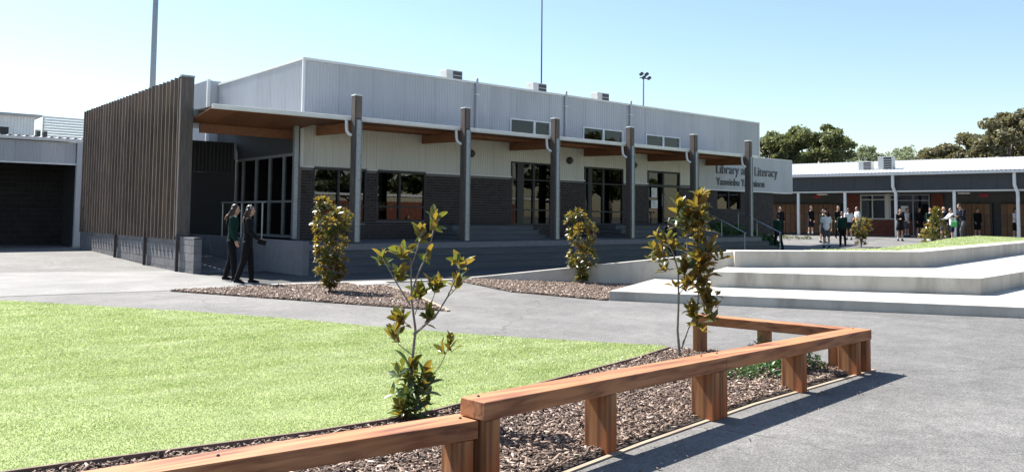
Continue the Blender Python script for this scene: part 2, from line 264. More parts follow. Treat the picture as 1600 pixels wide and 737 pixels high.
# ------------------------------------------------------------------ mesh helpers
class MB:
    def __init__(s): s.v = []; s.f = []
    def add(s, vs, fs):
        n = len(s.v); s.v.extend(tuple(p) for p in vs); s.f.extend(tuple(i + n for i in f) for f in fs); return s
    def box(s, x0, x1, y0, y1, z0, z1):
        return s.add([(x0, y0, z0), (x1, y0, z0), (x1, y1, z0), (x0, y1, z0), (x0, y0, z1), (x1, y0, z1), (x1, y1, z1), (x0, y1, z1)],
                     [(0, 3, 2, 1), (4, 5, 6, 7), (0, 1, 5, 4), (1, 2, 6, 5), (2, 3, 7, 6), (3, 0, 4, 7)])
    def prism(s, poly, z0, z1):
        """vertical prism on a plan polygon; z0 / z1 numbers or one value for each corner"""
        n = len(poly); a = z0 if hasattr(z0, '__len__') else [z0] * n; b = z1 if hasattr(z1, '__len__') else [z1] * n
        area = sum(poly[i][0] * poly[(i + 1) % n][1] - poly[(i + 1) % n][0] * poly[i][1] for i in range(n))
        if area < 0: poly = poly[::-1]; a = list(a)[::-1]; b = list(b)[::-1]
        vs = [(p[0], p[1], a[i]) for i, p in enumerate(poly)] + [(p[0], p[1], b[i]) for i, p in enumerate(poly)]
        return s.add(vs, [tuple(range(n - 1, -1, -1)), tuple(range(n, 2 * n))] + [(i, (i + 1) % n, n + (i + 1) % n, n + i) for i in range(n)])
    def bar(s, p, q, w, h, upv=(0, 0, 1)):
        """box of section w x h from p to q"""
        p = Vector(p); q = Vector(q); d = (q - p).normalized(); sx = d.cross(Vector(upv)).normalized(); uz = sx.cross(d).normalized()
        vs = []
        for e in (p, q):
            for a, b in ((-1, -1), (1, -1), (1, 1), (-1, 1)): vs.append(e + sx * (a * w / 2) + uz * (b * h / 2))
        return s.add(vs, [(0, 1, 2, 3), (7, 6, 5, 4), (0, 4, 5, 1), (1, 5, 6, 2), (2, 6, 7, 3), (3, 7, 4, 0)])
    def tube(s, pts, rad, n=8, flat=None):
        """tube along pts with a radius each; rounded caps; flat = (axis vector, factor) squashes the section"""
        pts = [Vector(p) for p in pts]; rad = list(rad) if hasattr(rad, '__len__') else [rad] * len(pts)
        d0 = (pts[1] - pts[0]).normalized(); ref = Vector((0, 0, 1)) if abs(d0.z) < 0.9 else Vector((1, 0, 0))
        a = d0.cross(ref).normalized(); rings = []
        for i, p in enumerate(pts):
            d = (pts[min(i + 1, len(pts) - 1)] - pts[max(i - 1, 0)]).normalized()
            a = (a - d * a.dot(d)).normalized(); b = d.cross(a)
            rings.append((p, a.copy(), b, rad[i], d))
        p, A, B_, r, d = rings[0]; q, A2, B2, r2, d2 = rings[-1]
        rings = [(p - d * r * 0.75, A, B_, r * 0.55, d)] + rings + [(q + d2 * r2 * 0.75, A2, B2, r2 * 0.55, d2)]
        vs = []; fs = []
        for p, A, B_, r, d in rings:
            for k in range(n):
                t = 2 * math.pi * k / n; o = A * (math.cos(t) * r) + B_ * (math.sin(t) * r)
                if flat: fv = Vector(flat[0]); o = o - fv * o.dot(fv) * (1 - flat[1])
                vs.append(p + o)
        for i in range(len(rings) - 1):
            for k in range(n):
                fs.append((i * n + k, i * n + (k + 1) % n, (i + 1) * n + (k + 1) % n, (i + 1) * n + k))
        m = len(rings) - 1
        fs.append(tuple(range(n - 1, -1, -1))); fs.append(tuple(m * n + k for k in range(n)))
        return s.add(vs, fs)
    def ell(s, c, r, rot=None, nu=12, nv=8):
        vs = []; fs = []; c = Vector(c)
        for j in range(nv + 1):
            th = math.pi * j / nv
            for i in range(nu):
                ph = 2 * math.pi * i / nu; p = Vector((r[0] * math.sin(th) * math.cos(ph), r[1] * math.sin(th) * math.sin(ph), r[2] * math.cos(th)))
                if rot: p = rot @ p
                vs.append(c + p)
        for j in range(nv):
            for i in range(nu):
                fs.append((j * nu + i, (j + 1) * nu + i, (j + 1) * nu + (i + 1) % nu, j * nu + (i + 1) % nu))
        return s.add(vs, fs)
    def loft(s, rings, cap=True):
        n = len(rings[0]); vs = [p for r in rings for p in r]; fs = []
        for i in range(len(rings) - 1):
            for k in range(n): fs.append((i * n + k, i * n + (k + 1) % n, (i + 1) * n + (k + 1) % n, (i + 1) * n + k))
        if cap: fs.append(tuple(range(n - 1, -1, -1))); fs.append(tuple((len(rings) - 1) * n + k for k in range(n)))
        return s.add(vs, fs)
    def mesh(s, name, material, smooth=False):
        me = bpy.data.meshes.new(name); me.from_pydata(s.v, [], s.f)
        if isinstance(material, str): material = M[material]
        me.materials.append(material)
        if smooth: me.polygons.foreach_set('use_smooth', [True] * len(me.polygons))
        me.update(); return me
    def build(s, name, material, parent=None, smooth=False):
        return put(name, s.mesh(name, material, smooth), parent)

def np_mesh(name, V, F, material):
    """fast mesh from numpy arrays; F is (n, k)"""
    me = bpy.data.meshes.new(name); n, k = F.shape
    me.vertices.add(len(V)); me.vertices.foreach_set('co', np.ascontiguousarray(V, dtype=np.float32).ravel())
    me.loops.add(n * k); me.loops.foreach_set('vertex_index', np.ascontiguousarray(F, dtype=np.int32).ravel())
    me.polygons.add(n); me.polygons.foreach_set('loop_start', np.arange(0, n * k, k, dtype=np.int32))
    me.materials.append(M[material]); me.update(calc_edges=True); me.validate(); return me

BASE = {}
def put(name, me, parent=None, loc=None, rot=None):
    o = bpy.data.objects.new(name, me); C.objects.link(o)
    if parent is not None:
        o.parent = parent
        if parent.name in BASE: o.matrix_parent_inverse = Matrix.Translation(-BASE[parent.name])   # world-space parts under an empty
    if loc is not None: o.location = loc
    if rot is not None: o.rotation_euler = rot
    return o
def tag(o, label=None, cat=None, group=None, kind=None):
    if label: o['label'] = label
    if cat: o['category'] = cat
    if group: o['group'] = group
    if kind: o['kind'] = kind
    return o
def thing(name, label, cat, loc=(0, 0, 0), group=None, rz=0.0, world=True):
    o = bpy.data.objects.new(name, None); C.objects.link(o); o.location = loc; o.rotation_euler = (0, 0, rz); o.empty_display_size = 0.3
    if world: BASE[o.name] = Vector(loc)          # its parts are written in world coordinates
    return tag(o, label, cat, group)
def bevel(o, w=0.006, seg=2):
    b = o.modifiers.new('bevel', 'BEVEL'); b.width = w; b.segments = seg; b.limit_method = 'ANGLE'; return o
def sst(x): x = min(1.0, max(0.0, x)); return x * x * (3 - 2 * x)
def gz(x, y):
    """height of the yard: it rises towards the classrooms and a little towards the carport"""
    t = 0.987 * x + 0.163 * y
    return 0.5 * sst((t - 28) / 18) + 0.2 * sst((y - 22) / 10) * (1 - sst((x - 7) / 2))
def ribbed(mb, a, b, z0, z1, pos, axis, pitch=0.1, depth=0.012, sign=-1):
    """trapezoid-ribbed sheet standing on the line axis = a..b at pos; sign = which way the ribs stand out"""
    n = max(1, round((b - a) / pitch)); w = (b - a) / n; prof = []
    for i in range(n):
        x = a + i * w
        prof += [(x, 0), (x + w * 0.55, 0), (x + w * 0.68, depth), (x + w * 0.87, depth)]
    prof.append((b, 0)); vs = []
    for z in (z0, z1):
        for u, d in prof: vs.append((u, pos + sign * d, z) if axis == 'x' else (pos + sign * d, u, z))
    k = len(prof); flip = (axis == 'x') == (sign < 0)
    mb.add(vs, [(i, i + 1, k + i + 1, k + i) if flip else (i, k + i, k + i + 1, i + 1) for i in range(k - 1)])
    return mb
def wall_rects(x0, x1, z0, z1, holes):
    """rectangles that fill x0..x1 by z0..z1 around the holes (hx0, hx1, hz0, hz1)"""
    xs = sorted({x0, x1, *[min(max(h[i], x0), x1) for h in holes for i in (0, 1)]}); out = []
    for a, b in zip(xs, xs[1:]):
        if b - a < 1e-4: continue
        zs = [(z0, z1)]
        for h in holes:
            if h[0] <= a + 1e-4 and h[1] >= b - 1e-4:
                nz = []
                for p, q in zs:
                    if h[2] > p: nz.append((p, min(q, h[2])))
                    if h[3] < q: nz.append((max(p, h[3]), q))
                zs = [(p, q) for p, q in nz if q - p > 1e-4]
        out += [(a, b, p, q) for p, q in zs]
    return out

# ------------------------------------------------------------------ ground, paths, lawn, beds
def ground():
    ax = np.concatenate([[-900, -300, -120, -60], np.arange(-30, 90, 1.0), [100, 130, 200, 400, 900]])
    ay = np.concatenate([[-900, -300, -120, -60], np.arange(-30, 70, 1.0), [80, 110, 200, 400, 900]])
    V = np.array([(x, y, gz(x, y)) for y in ay for x in ax]); nx, ny = len(ax), len(ay)
    i, j = np.meshgrid(np.arange(nx - 1), np.arange(ny - 1)); a = (j * nx + i).ravel()
    F = np.stack([a, a + 1, a + nx + 1, a + nx], 1)
    me = np_mesh('ground', V, F, 'asphalt'); me.polygons.foreach_set('use_smooth', [True] * len(me.polygons))
    tag(put('ground', me), kind='structure')
ground()
def sheet(name, poly, z, material):
    mb = MB(); n = len(poly); mb.add([(p[0], p[1], z) for p in poly], [tuple(range(n))])
    area = sum(poly[i][0] * poly[(i + 1) % n][1] - poly[(i + 1) % n][0] * poly[i][1] for i in range(n))
    if area < 0: mb.f = [f[::-1] for f in mb.f]
    return mb.build(name, material)
PATH = [(7.25, 19.6), (7.3, 16.35), (5.14, 16.25), (2.5, 16.6), (-14, 20.2), (-14, 21.9), (7.0, 21.9)]
tag(sheet('path', [(-14, 29.5), (6.9, 21.8), (7.2, 16.35), (5.14, 16.25), (2.2, 16.75), (-14, 19.9)], 0.006, 'path_concrete'), kind='structure')
SHADE_AREA = [(7.3, 16.25), (8.55, 16.02), (9.9, 15.57), (11.75, 15.25), (15.1, 10.3), (16.5, 9.75), (19.4, 9.6), (24, 10.9), (27, 13.0), (30.5, 17.0), (33, 18.4), (9.0, 18.4), (8.9, 20.4), (7.3, 20.4)]
tag(sheet('asphalt_shade', SHADE_AREA, 0.006, 'shaded_asphalt'), kind='structure')  # darker sheet that paints the shade onto the ground before the steps
LAWN = [(-9, 34 * 0.62), (2.36, 15.93), (3.4, 14.15), (4.35, 12.54), (5.14, 10.94), (5.6, 9.77), (6.15, 8.48), (6.56, 7.71), (6.98, 7.01), (7.55, 6.12),
        (7.36, 5.92), (6.63, 5.71), (5.45, 5.47), (4.5, 5.27), (3.4, 5.06), (2.6, 5.10), (1.85, 5.22), (1.12, 5.34), (-9, 6.6)]
tag(sheet('lawn', LAWN, 0.012, 'turf_base'), kind='structure')
BED0 = [(7.36, 5.90), (6.63, 5.69), (5.45, 5.45), (4.5, 5.25), (3.4, 5.04), (2.6, 5.08), (1.85, 5.20), (1.12, 5.32), (-4, 5.9),
        (-4, 4.1), (0.5, 3.6), (2.0, 3.38), (2.93, 3.47), (3.43, 3.54), (4.21, 3.66), (5.82, 3.85), (8.05, 3.97), (7.95, 4.6), (7.62, 5.75)]
BED1 = [(5.14, 16.12), (7.52, 10.48), (8.55, 13.03), (9.05, 14.75), (8.4, 15.85), (7.25, 16.05), (5.93, 16.1)]
BED2 = [(11.2, 15.2), (10.45, 12.33), (10.8, 10.1), (13.8, 11.6), (12.9, 13.3), (12.15, 14.5), (11.75, 15.1)]
for poly in (BED0, BED1, BED2): tag(sheet('garden_bed', poly, 0.008, 'mulch_base'), kind='structure')

def inside(px, py, poly):
    r = np.zeros(len(px), bool); n = len(poly)
    for i in range(n):
        x1, y1 = poly[i]; x2, y2 = poly[(i + 1) % n]
        c = ((y1 > py) != (y2 > py)) & (px < (x2 - x1) * (py - y1) / (y2 - y1 + 1e-12) + x1); r ^= c
    return r
def sample(poly, n, rs, near=None):
    P = np.array(poly); lo, hi = P.min(0), P.max(0); out = []
    while sum(len(o) for o in out) < n:
        q = rs.uniform(lo, hi, (n * 2, 2)); k = inside(q[:, 0], q[:, 1], poly)
        if near:
            d = np.hypot(q[:, 0], q[:, 1]); k &= rs.uniform(0, 1, len(q)) < np.minimum(1, (near / d) ** 1.7)
        out.append(q[k])
    return np.concatenate(out)[:n]
def chips(poly, n, l0, l1, seed, z=0.012, label=''):
    rs = np.random.RandomState(seed); P = sample(poly, n, rs)
    L = rs.uniform(l0, l1, n) * (0.5 + rs.uniform(0, 1, n) ** 2); Wd = L * rs.uniform(0.18, 0.42, n); H = L * rs.uniform(0.06, 0.16, n)
    yaw = rs.uniform(0, 2 * np.pi, n); pit = rs.normal(0, 0.30, n); rol = rs.normal(0, 0.4, n)
    cor = np.array([(-1, -1, -1), (1, -.6, -1), (1, .6, -1), (-1, 1, -1), (-1, -1, 1), (1, -.6, 1), (1, .6, 1), (-1, 1, 1)], float)
    v = cor[None] * np.stack([L / 2, Wd / 2, H / 2], 1)[:, None, :]
    cr_, sr = np.cos(rol), np.sin(rol); y = v[..., 1] * cr_[:, None] - v[..., 2] * sr[:, None]; zz = v[..., 1] * sr[:, None] + v[..., 2] * cr_[:, None]; x = v[..., 0]
    cp, sp = np.cos(pit), np.sin(pit); x, zz = x * cp[:, None] + zz * sp[:, None], -x * sp[:, None] + zz * cp[:, None]
    cy, sy = np.cos(yaw), np.sin(yaw); X = x * cy[:, None] - y * sy[:, None]; Yv = x * sy[:, None] + y * cy[:, None]
    V = np.stack([X + P[:, :1], Yv + P[:, 1:], zz + (z + rs.uniform(0, 0.028, n))[:, None]], 2).reshape(-1, 3)
    f = np.array([(4, 5, 6, 7), (0, 1, 5, 4), (1, 2, 6, 5), (2, 3, 7, 6), (3, 0, 4, 7)]); F = (f[None] + (np.arange(n) * 8)[:, None, None]).reshape(-1, 4)
    tag(put('mulch', np_mesh('mulch', V, F, 'mulch_chip')), label, 'mulch', kind='stuff')
BED0v = [p for p in BED0 if p[0] > -0.5] + []
BED0v = [(7.36, 5.90), (6.63, 5.69), (5.45, 5.45), (4.5, 5.25), (3.4, 5.04), (2.6, 5.08), (1.85, 5.20), (1.12, 5.32), (0.2, 5.42), (0.2, 3.65), (2.0, 3.40), (2.93, 3.49), (3.43, 3.56), (4.21, 3.68), (5.82, 3.87), (8.02, 3.99), (7.92, 4.6), (7.62, 5.75)]
chips(BED0v, 52000, 0.018, 0.048, 3, label='brown wood chip mulch in the bed behind the timber bench')
chips(BED1, 26000, 0.028, 0.065, 4, label='wood chip mulch in the bed before the shaded steps')
chips(BED2, 20000, 0.028, 0.065, 5, label='wood chip mulch in the bed below the sloping concrete wall')
chips([(2.9, 3.40), (8.1, 3.90), (8.4, 3.6), (5.5, 3.3), (3.0, 2.9)], 170, 0.012, 0.035, 6, 0.002, 'stray wood chips scattered on the asphalt beside the bench')
def turf(poly, n, near, seed, z, label, hscale=1.0):
    rs = np.random.RandomState(seed); P = sample(poly, n, rs, near); d = np.maximum(1, np.hypot(P[:, 0], P[:, 1]) / 6.5)
    h = rs.uniform(0.006, 0.015, n) * hscale * np.minimum(d, 1.5); w = rs.uniform(0.0018, 0.004, n) * d
    a = rs.uniform(0, 2 * np.pi, n); ln = rs.uniform(0, 1, n) * h * 1.1; b = rs.uniform(0, 2 * np.pi, n) * 0.6 + 3.6
    V = np.zeros((n, 3, 3)); V[:, 0, 0] = P[:, 0] - np.cos(a) * w; V[:, 0, 1] = P[:, 1] - np.sin(a) * w
    V[:, 1, 0] = P[:, 0] + np.cos(a) * w; V[:, 1, 1] = P[:, 1] + np.sin(a) * w
    V[:, 2, 0] = P[:, 0] + np.cos(b) * ln; V[:, 2, 1] = P[:, 1] + np.sin(b) * ln
    V[:, :2, 2] = z; V[:, 2, 2] = z + h
    F = np.arange(n * 3).reshape(-1, 3)
    tag(put('turf', np_mesh('turf', V.reshape(-1, 3), F, 'turf_blade')), label, 'turf', kind='stuff')
LAWNv = [(-3, 18.1), (2.36, 15.9)] + LAWN[2:18] + [(-3, 5.85)]
turf(LAWNv, 620000, 7.5, 8, 0.012, 'bright green artificial turf of the large lawn')

# edging
def strip(name, pts, w, z0, z1, material, label, cat, group=None):
    root = thing(name, label, cat, (pts[0][0], pts[0][1], 0), group)
    for a, b in zip(pts, pts[1:]):
        o = MB().bar((a[0], a[1], (z0 + z1) / 2), (b[0], b[1], (z0 + z1) / 2), w, z1 - z0).build('board', material, root)
    return root
strip('timber_edging', [(-4, 5.92), (1.12, 5.33), (1.85, 5.21), (2.6, 5.09), (3.4, 5.05), (4.5, 5.26), (5.45, 5.46), (6.63, 5.70), (7.36, 5.91)], 0.022, 0.0, 0.052, 'dark_edging',
      'dark timber edging board between the green lawn and the mulch bed', 'edging')
strip('timber_edging', [(0.2, 3.58), (2.0, 3.33), (2.93, 3.43), (3.43, 3.50), (4.21, 3.62), (5.82, 3.81), (8.1, 3.93)], 0.032, -0.03, 0.010, 'edge_timber',
      'pale timber edging strip along the foot of the bench beside the asphalt', 'edging')
strip('concrete_edging', [(7.2, 16.25), (8.55, 16.0), (9.9, 15.55), (11.75, 15.2)], 0.16, 0.0, 0.03, 'concrete',
      'pale flush concrete edging along the front of the shaded asphalt', 'edging')
strip('concrete_edging', [(7.55, 10.4), (8.62, 13.0), (9.12, 14.75), (9.3, 15.6)], 0.06, 0.0, 0.025, 'edge_timber',
      'thin edging strip on the right side of the wedge shaped mulch bed', 'edging')
pit = thing('pit_lid', 'square concrete drain pit lid behind the bushy shrub in the mulch', 'pit lid', (8.9, 15.4, 0))
MB().prism([(8.55, 14.95), (9.3, 14.95), (9.55, 15.7), (8.8, 15.8)], 0.0, 0.04).build('frame', 'concrete', pit)
MB().prism([(8.65, 15.03), (9.23, 15.03), (9.42, 15.62), (8.86, 15.70)], 0.0, 0.046).build('lid', 'pit_lid', pit)

# ------------------------------------------------------------------ timber benches
def post(x, y, zt, sx, sy, rz, parent, material='redwood_z'):
    o = MB().box(-sx / 2, sx / 2, -sy / 2, sy / 2, 0, zt).build('post', material)
    o.parent = parent; o.matrix_parent_inverse = Matrix.Translation(-BASE[parent.name]); o.location = (x, y, 0); o.rotation_euler = (0, 0, rz)
    return bevel(o, 0.007)
def rail(p, q, parent, material, w=0.2, h=0.1):
    """p, q: the rail's top front edge"""
    p = Vector(p); q = Vector(q); d = (q - p).normalized(); n = Vector((-d.y, d.x, 0)).normalized()
    if n.y < 0 and abs(n.y) > 0.5: n = -n
    off = n * (w / 2) + Vector((0, 0, -h / 2)); mid = (p + q) / 2 + off; hl = (q - p).length / 2
    return bevel(MB().bar(p + off, q + off, w, h).build('rail', material, parent), 0.006)
bench = thing('timber_bench', 'long reddish timber bench rail on posts turning a corner beside the asphalt', 'bench', (5.4, 3.8, 0))
fl = lambda x: (x, 3.5 + 0.0788 * (x - 2.81), 0.49 - 0.0154 * (x - 2.81))
rail(fl(2.79), fl(5.28), bench, 'redwood_x'); rail(fl(5.284), fl(8.02), bench, 'redwood_x')
ang = math.atan(0.0788)
for x, sx in ((2.865, 0.10), (3.90, 0.10), (5.14, 0.10), (5.25, 0.10), (6.57, 0.10), (7.72, 0.10), (7.955, 0.10)):
    p = fl(x); post(p[0] - 0.008, p[1] + 0.098, p[2] - 0.101, sx, 0.19, ang, bench)
cr2 = MB().bar((7.915, 4.10, 0.36), (7.50, 5.66, 0.375), 0.17, 0.1).build('rail', 'redwood_y', bench); bevel(cr2, 0.006)
a2 = math.atan2(1.56, -0.415) - math.pi / 2
for f, sy in ((0.06, 0.16), (0.52, 0.11), (0.965, 0.11)):
    post(7.915 - 0.415 * f, 4.10 + 1.56 * f, 0.31 + 0.015 * f, 0.16, sy, a2, bench)
bolts = []
def bolt(x, y, z, parent):
    o = MB().tube([(x, y, z), (x, y, z + 0.004)], 0.009, 8).build('bolt', 'bolt', parent); return o
for x in (2.86, 5.14, 5.36, 7.9):
    p = fl(x)
    bolt(p[0], p[1] + 0.14, p[2] - 0.002, bench)
low = thing('timber_bench', 'lower timber bench rail butting against the end post of the longer bench', 'bench', (1.5, 3.7, 0))
ll = lambda x: (x, 3.56 - 0.093 * (x - 2.80), 0.385)
rail(ll(-1.6), ll(2.80), low, 'redwood_x', 0.19)
for x in (-1.3, 0.2, 1.45, 2.73):
    p = ll(x); post(p[0], p[1] + 0.093, 0.283, 0.10, 0.18, math.atan(-0.093), low)
bolt(2.74, 3.65, 0.383, low); bolt(1.45, 3.78, 0.383, low)

# ------------------------------------------------------------------ concrete terrace and sloping wall
ter = thing('concrete_terrace', 'broad pale concrete terrace of three angular steps', 'terrace', (16, 7, 0))
s1 = [(10.9, 10.12), (14.26, 4.55), (17.0, 0.0), (26, 0), (26, 9.6), (14.9, 10.2), (13.9, 11.55)]
s2 = [(13.17, 9.58), (15.87, 5.74), (18.81, 5.99), (31, 7.03), (31, 9.9), (18.5, 8.6), (14.65, 10.25)]
s3 = [(14.71, 10.08), (18.3, 7.78), (29.39, 9.33), (37, 10.40), (37, 10.95), (29.3, 9.86), (18.38, 8.36), (15.0, 10.5)]
for p, z0, z1 in ((s1, -0.05, 0.17), (s2, 0.10, 0.468), (s3, 0.10, 0.81)):
    bevel(MB().prism(p, z0, z1).build('step', 'concrete', ter), 0.012)
wl = [(11.6, 15.3), (14.76, 10.14)]; nx_, ny_ = 0.853 * 0.25, 0.521 * 0.25
rw = MB().prism([wl[0], wl[1], (wl[1][0] + nx_, wl[1][1] + ny_), (wl[0][0] + nx_, wl[0][1] + ny_)], -0.05, [0.04, 0.80, 0.80, 0.04]).build('retaining_wall', 'concrete')
bevel(tag(rw, 'low concrete wall sloping up from the path to the terrace top', 'wall'), 0.012)

# raised lawn behind the top terrace step
def mound():
    front = [(16.4, 9.55), (18.38, 8.36), (22, 8.86), (26, 9.41), (29.3, 9.86), (33, 10.39), (37, 10.95)]
    back = [(17.2, 9.6), (19.3, 9.4), (24, 10.6), (28.5, 12.0), (32, 13.2), (36, 14.4), (40, 15.2)]
    mb = MB(); k = len(front); rows = []
    for t in np.linspace(0, 1, 9):
        r = []
        for a, b in zip(front, back):
            ext = 1.3; s = t * ext; x = a[0] + (b[0] - a[0]) * s; y = a[1] + (b[1] - a[1]) * s
            z = 0.803 if t <= 0.63 else 0.803 + (gz(x, y) - 0.02 - 0.803) * sst((t - 0.63) / 0.37)
            r.append((x, y, z))
        rows.append(r)
    vs = [p for r in rows for p in r]; fs = []
    for i in range(8):
        for j in range(k - 1): fs.append((i * k + j, i * k + j + 1, (i + 1) * k + j + 1, (i + 1) * k + j))
    mb.add(vs, fs); tag(mb.build('lawn', 'turf_base', smooth=True), kind='structure')
    mid = [(a[0] + (b[0] - a[0]) * 0.8, a[1] + (b[1] - a[1]) * 0.8) for a, b in zip(front, back)]
    turf(front + mid[::-1], 50000, 40, 9, 0.803, 'green turf on the raised lawn behind the terrace', 1.3)
mound()

# ------------------------------------------------------------------ library building
YW = 21.4; XL, XR = 10.33, 33.22; ZP = 5.94
lib = thing('library_building', 'long library building with pale ribbed cladding and dark brick base', 'building', (XL, YW, 0))
def part(name, material, mb, parent=None, smooth=False): return mb.build(name, material, parent or lib, smooth)
# openings (x0, x1, z0, z1)
WA = (10.71, 12.44, 1.24, 2.82); WB = (12.79, 14.57, 1.30, 2.82); WC = (18.12, 20.05, 1.19, 3.37)
WD = (21.70, 23.85, 1.19, 3.36); DE = (25.30, 27.36, 1.19, 3.37); WF = (29.90, 31.76, 1.85, 2.72)
HOLES = [WA, WB, WC, WD, DE, WF]
CL = [(18.04, 19.94, 4.33, 4.87), (21.61, 23.82, 4.33, 4.85), (25.18, 27.37, 4.32, 4.83)]
mb = MB()
for a, b, p, q in wall_rects(XL + 0.02, 34.34, 0.0, 2.83, HOLES): mb.box(a, b, YW + 0.012, YW + 0.2, p, q)
part('brick_wall', 'brick_mortar', mb)
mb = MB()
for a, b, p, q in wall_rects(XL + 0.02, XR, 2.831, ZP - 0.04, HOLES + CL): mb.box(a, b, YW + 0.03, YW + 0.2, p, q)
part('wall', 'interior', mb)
# bricks on the front: courses of 230 x 76 with 10 mm joints
brick_me = MB().box(0, 0.23, -0.012, 0.03, 0, 0.076).mesh('brick', 'brick')
nb = 0; far_b = MB()
for r in range(24):
    z = 0.762 + r * 0.0862
    if z + 0.076 > 2.815: break
    x = XL + 0.021 - (0.12 if r % 2 else 0)
    while x < 34.34:
        segs = [(max(x, XL + 0.02), min(x + 0.23, 34.34))]
        for h in HOLES:
            if h[2] < z + 0.05 and h[3] > z + 0.03:
                ns = []
                for a, b in segs:
                    if h[0] > a: ns.append((a, min(b, h[0])))
                    if h[1] < b: ns.append((max(a, h[1]), b))
                segs = [(a, b) for a, b in ns if b - a > 0.03]
        for a, b in segs:
            if b - a < 0.03: continue
            if nb < 300 and x < 18.2 and not (x > 14.7 and z > 2.35 and False):
                o = put('brick', brick_me, lib); o.location = (a, YW + 0.001 - rnd.uniform(0, 0.003), z)
                o.scale = ((b - a) / 0.23, 1, 1); nb += 1
            else: far_b.box(a, b, YW - 0.011 - rnd.uniform(0, 0.003), YW + 0.03, z, z + 0.076)
        x += 0.24
tag(part('brick', 'brick', far_b), kind='stuff')
# capping on the brick piers
mb = MB()
for a, b in ((XL - 0.03, WA[0]), (WA[1], WB[0]), (WB[1], WC[0]), (WC[1], WD[0]), (WD[1], DE[0])):
    part('brick_capping', 'white_metal', MB().box(a, b, YW - 0.045, YW + 0.02, 2.812, 2.852))
# lower cladding under the verandah, in sheets; warm bounced light is in its colour
x = XL
while x < 28.4:
    b = min(x + 1.0, 28.5)
    for a0, b0, p, q in wall_rects(x, b, 2.854, 4.30, HOLES):
        part('cladding_panel', 'warm_cladding', ribbed(MB(), a0, b0 - 0.004, p, q, YW + 0.02, 'x'))
    x = b
# upper cladding
x = XL
while x < XR - 0.01:
    b = min(x + 1.145, XR)
    for a0, b0, p, q in wall_rects(x, b, 4.302, ZP - 0.05, CL):
        part('cladding_panel', 'cladding', ribbed(MB(), a0, b0 - 0.005, p, q, YW + 0.02, 'x', 0.1, 0.008))
    x = b
# end wall: ribbed sheets above the glazed entry
y = YW
while y < 27.88:
    b = min(y + 1.08, 27.9)
    part('cladding_panel', 'cladding', ribbed(MB(), y + 0.003, b - 0.003, 4.25, ZP - 0.02, XL + 0.01, 'y'))
    y = b
part('parapet_capping', 'white_metal', MB().box(XL - 0.03, XR + 0.03, YW - 0.03, YW + 0.22, ZP - 0.055, ZP + 0.01))
part('parapet_capping', 'white_metal', MB().box(XL - 0.03, XL + 0.2, YW + 0.222, 27.95, ZP - 0.055, ZP + 0.008))
part('corner_trim', 'white_metal', MB().box(XL - 0.025, XL + 0.05, YW - 0.022, YW + 0.05, 2.86, ZP - 0.056))
part('corner_trim', 'white_metal', MB().box(XR - 0.04, XR + 0.03, YW - 0.02, YW + 0.05, 4.31, ZP - 0.056))
part('wall', 'interior', MB().box(XL + 0.03, XL + 0.2, YW + 0.201, 27.9, 3.25, ZP - 0.06))
part('wall', 'cladding', MB().box(XR - 0.15, XR, YW + 0.21, 34, 0, ZP - 0.06))
part('wall', 'cladding', MB().box(XL + 0.05, XR, 33.8, 34, 0, ZP - 0.06))
# rear block, a little higher, seen past the end wall
part('rear_block', 'cladding', ribbed(MB(), 27.96, 33.9, 0, 6.05, XL - 0.35, 'y'))
part('rear_block', 'cladding', MB().box(XL - 0.34, XL + 0.1, 27.95, 33.9, 0, 6.04))
part('corner_trim', 'white_metal', MB().box(XL - 0.38, XL - 0.28, 27.9, 28.0, 3.0, 6.07))
part('roof', 'roof_metal', MB().box(XL + 0.2, XR - 0.15, YW + 0.22, 33.8, ZP - 0.45, ZP - 0.35))
# rooms behind the glass
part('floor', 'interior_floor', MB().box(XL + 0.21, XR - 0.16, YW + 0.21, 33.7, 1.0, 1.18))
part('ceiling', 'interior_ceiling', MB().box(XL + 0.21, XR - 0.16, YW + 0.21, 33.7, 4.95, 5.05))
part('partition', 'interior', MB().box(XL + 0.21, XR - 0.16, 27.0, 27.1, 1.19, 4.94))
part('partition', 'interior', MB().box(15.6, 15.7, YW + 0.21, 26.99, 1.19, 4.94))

def window(x0, x1, z0, z1, vbars, hbars, fr=0.05, name='window', material='dark_frame', parent=None, y=None, dark=None):
    """frame with mullions and transoms; each light has its own pane"""
    y = YW if y is None else y; root = MB()
    root.box(x0, x0 + fr, y - 0.01, y + 0.1, z0, z1); root.box(x1 - fr, x1, y - 0.01, y + 0.1, z0, z1)
    root.box(x0 + fr, x1 - fr, y - 0.009, y + 0.1, z0, z0 + fr); root.box(x0 + fr, x1 - fr, y - 0.009, y + 0.1, z1 - fr, z1)
    for v, w in vbars: root.box(v - w / 2, v + w / 2, y - 0.006, y + 0.095, z0 + fr, z1 - fr)
    for h, w in hbars: root.box(x0 + fr, x1 - fr, y - 0.003, y + 0.09, h - w / 2, h + w / 2)
    o = root.build(name, material, parent or lib)
    xs = [x0] + [v for v, w in vbars] + [x1]; zs = [z0] + [h for h, w in hbars] + [z1]
    for a, b in zip(xs, xs[1:]):
        for p, q in zip(zs, zs[1:]):
            MB().box(a + 0.025, b - 0.025, y + 0.045, y + 0.055, p + 0.025, q - 0.025).build('pane', 'glass', o)
    return o
window(*WA, [(11.52, 0.07)], [(1.74, 0.05)]); window(*WB, [(13.62, 0.07)], [(1.74, 0.05)])
window(*WC, [(18.55, 0.30), (19.17, 0.09)], [(1.71, 0.05), (2.76, 0.04)])
window(*WD, [(22.0, 0.2), (22.72, 0.09)], [(1.69, 0.05), (2.74, 0.04)], 0.06)
window(*WF, [(30.8, 0.06)], [])
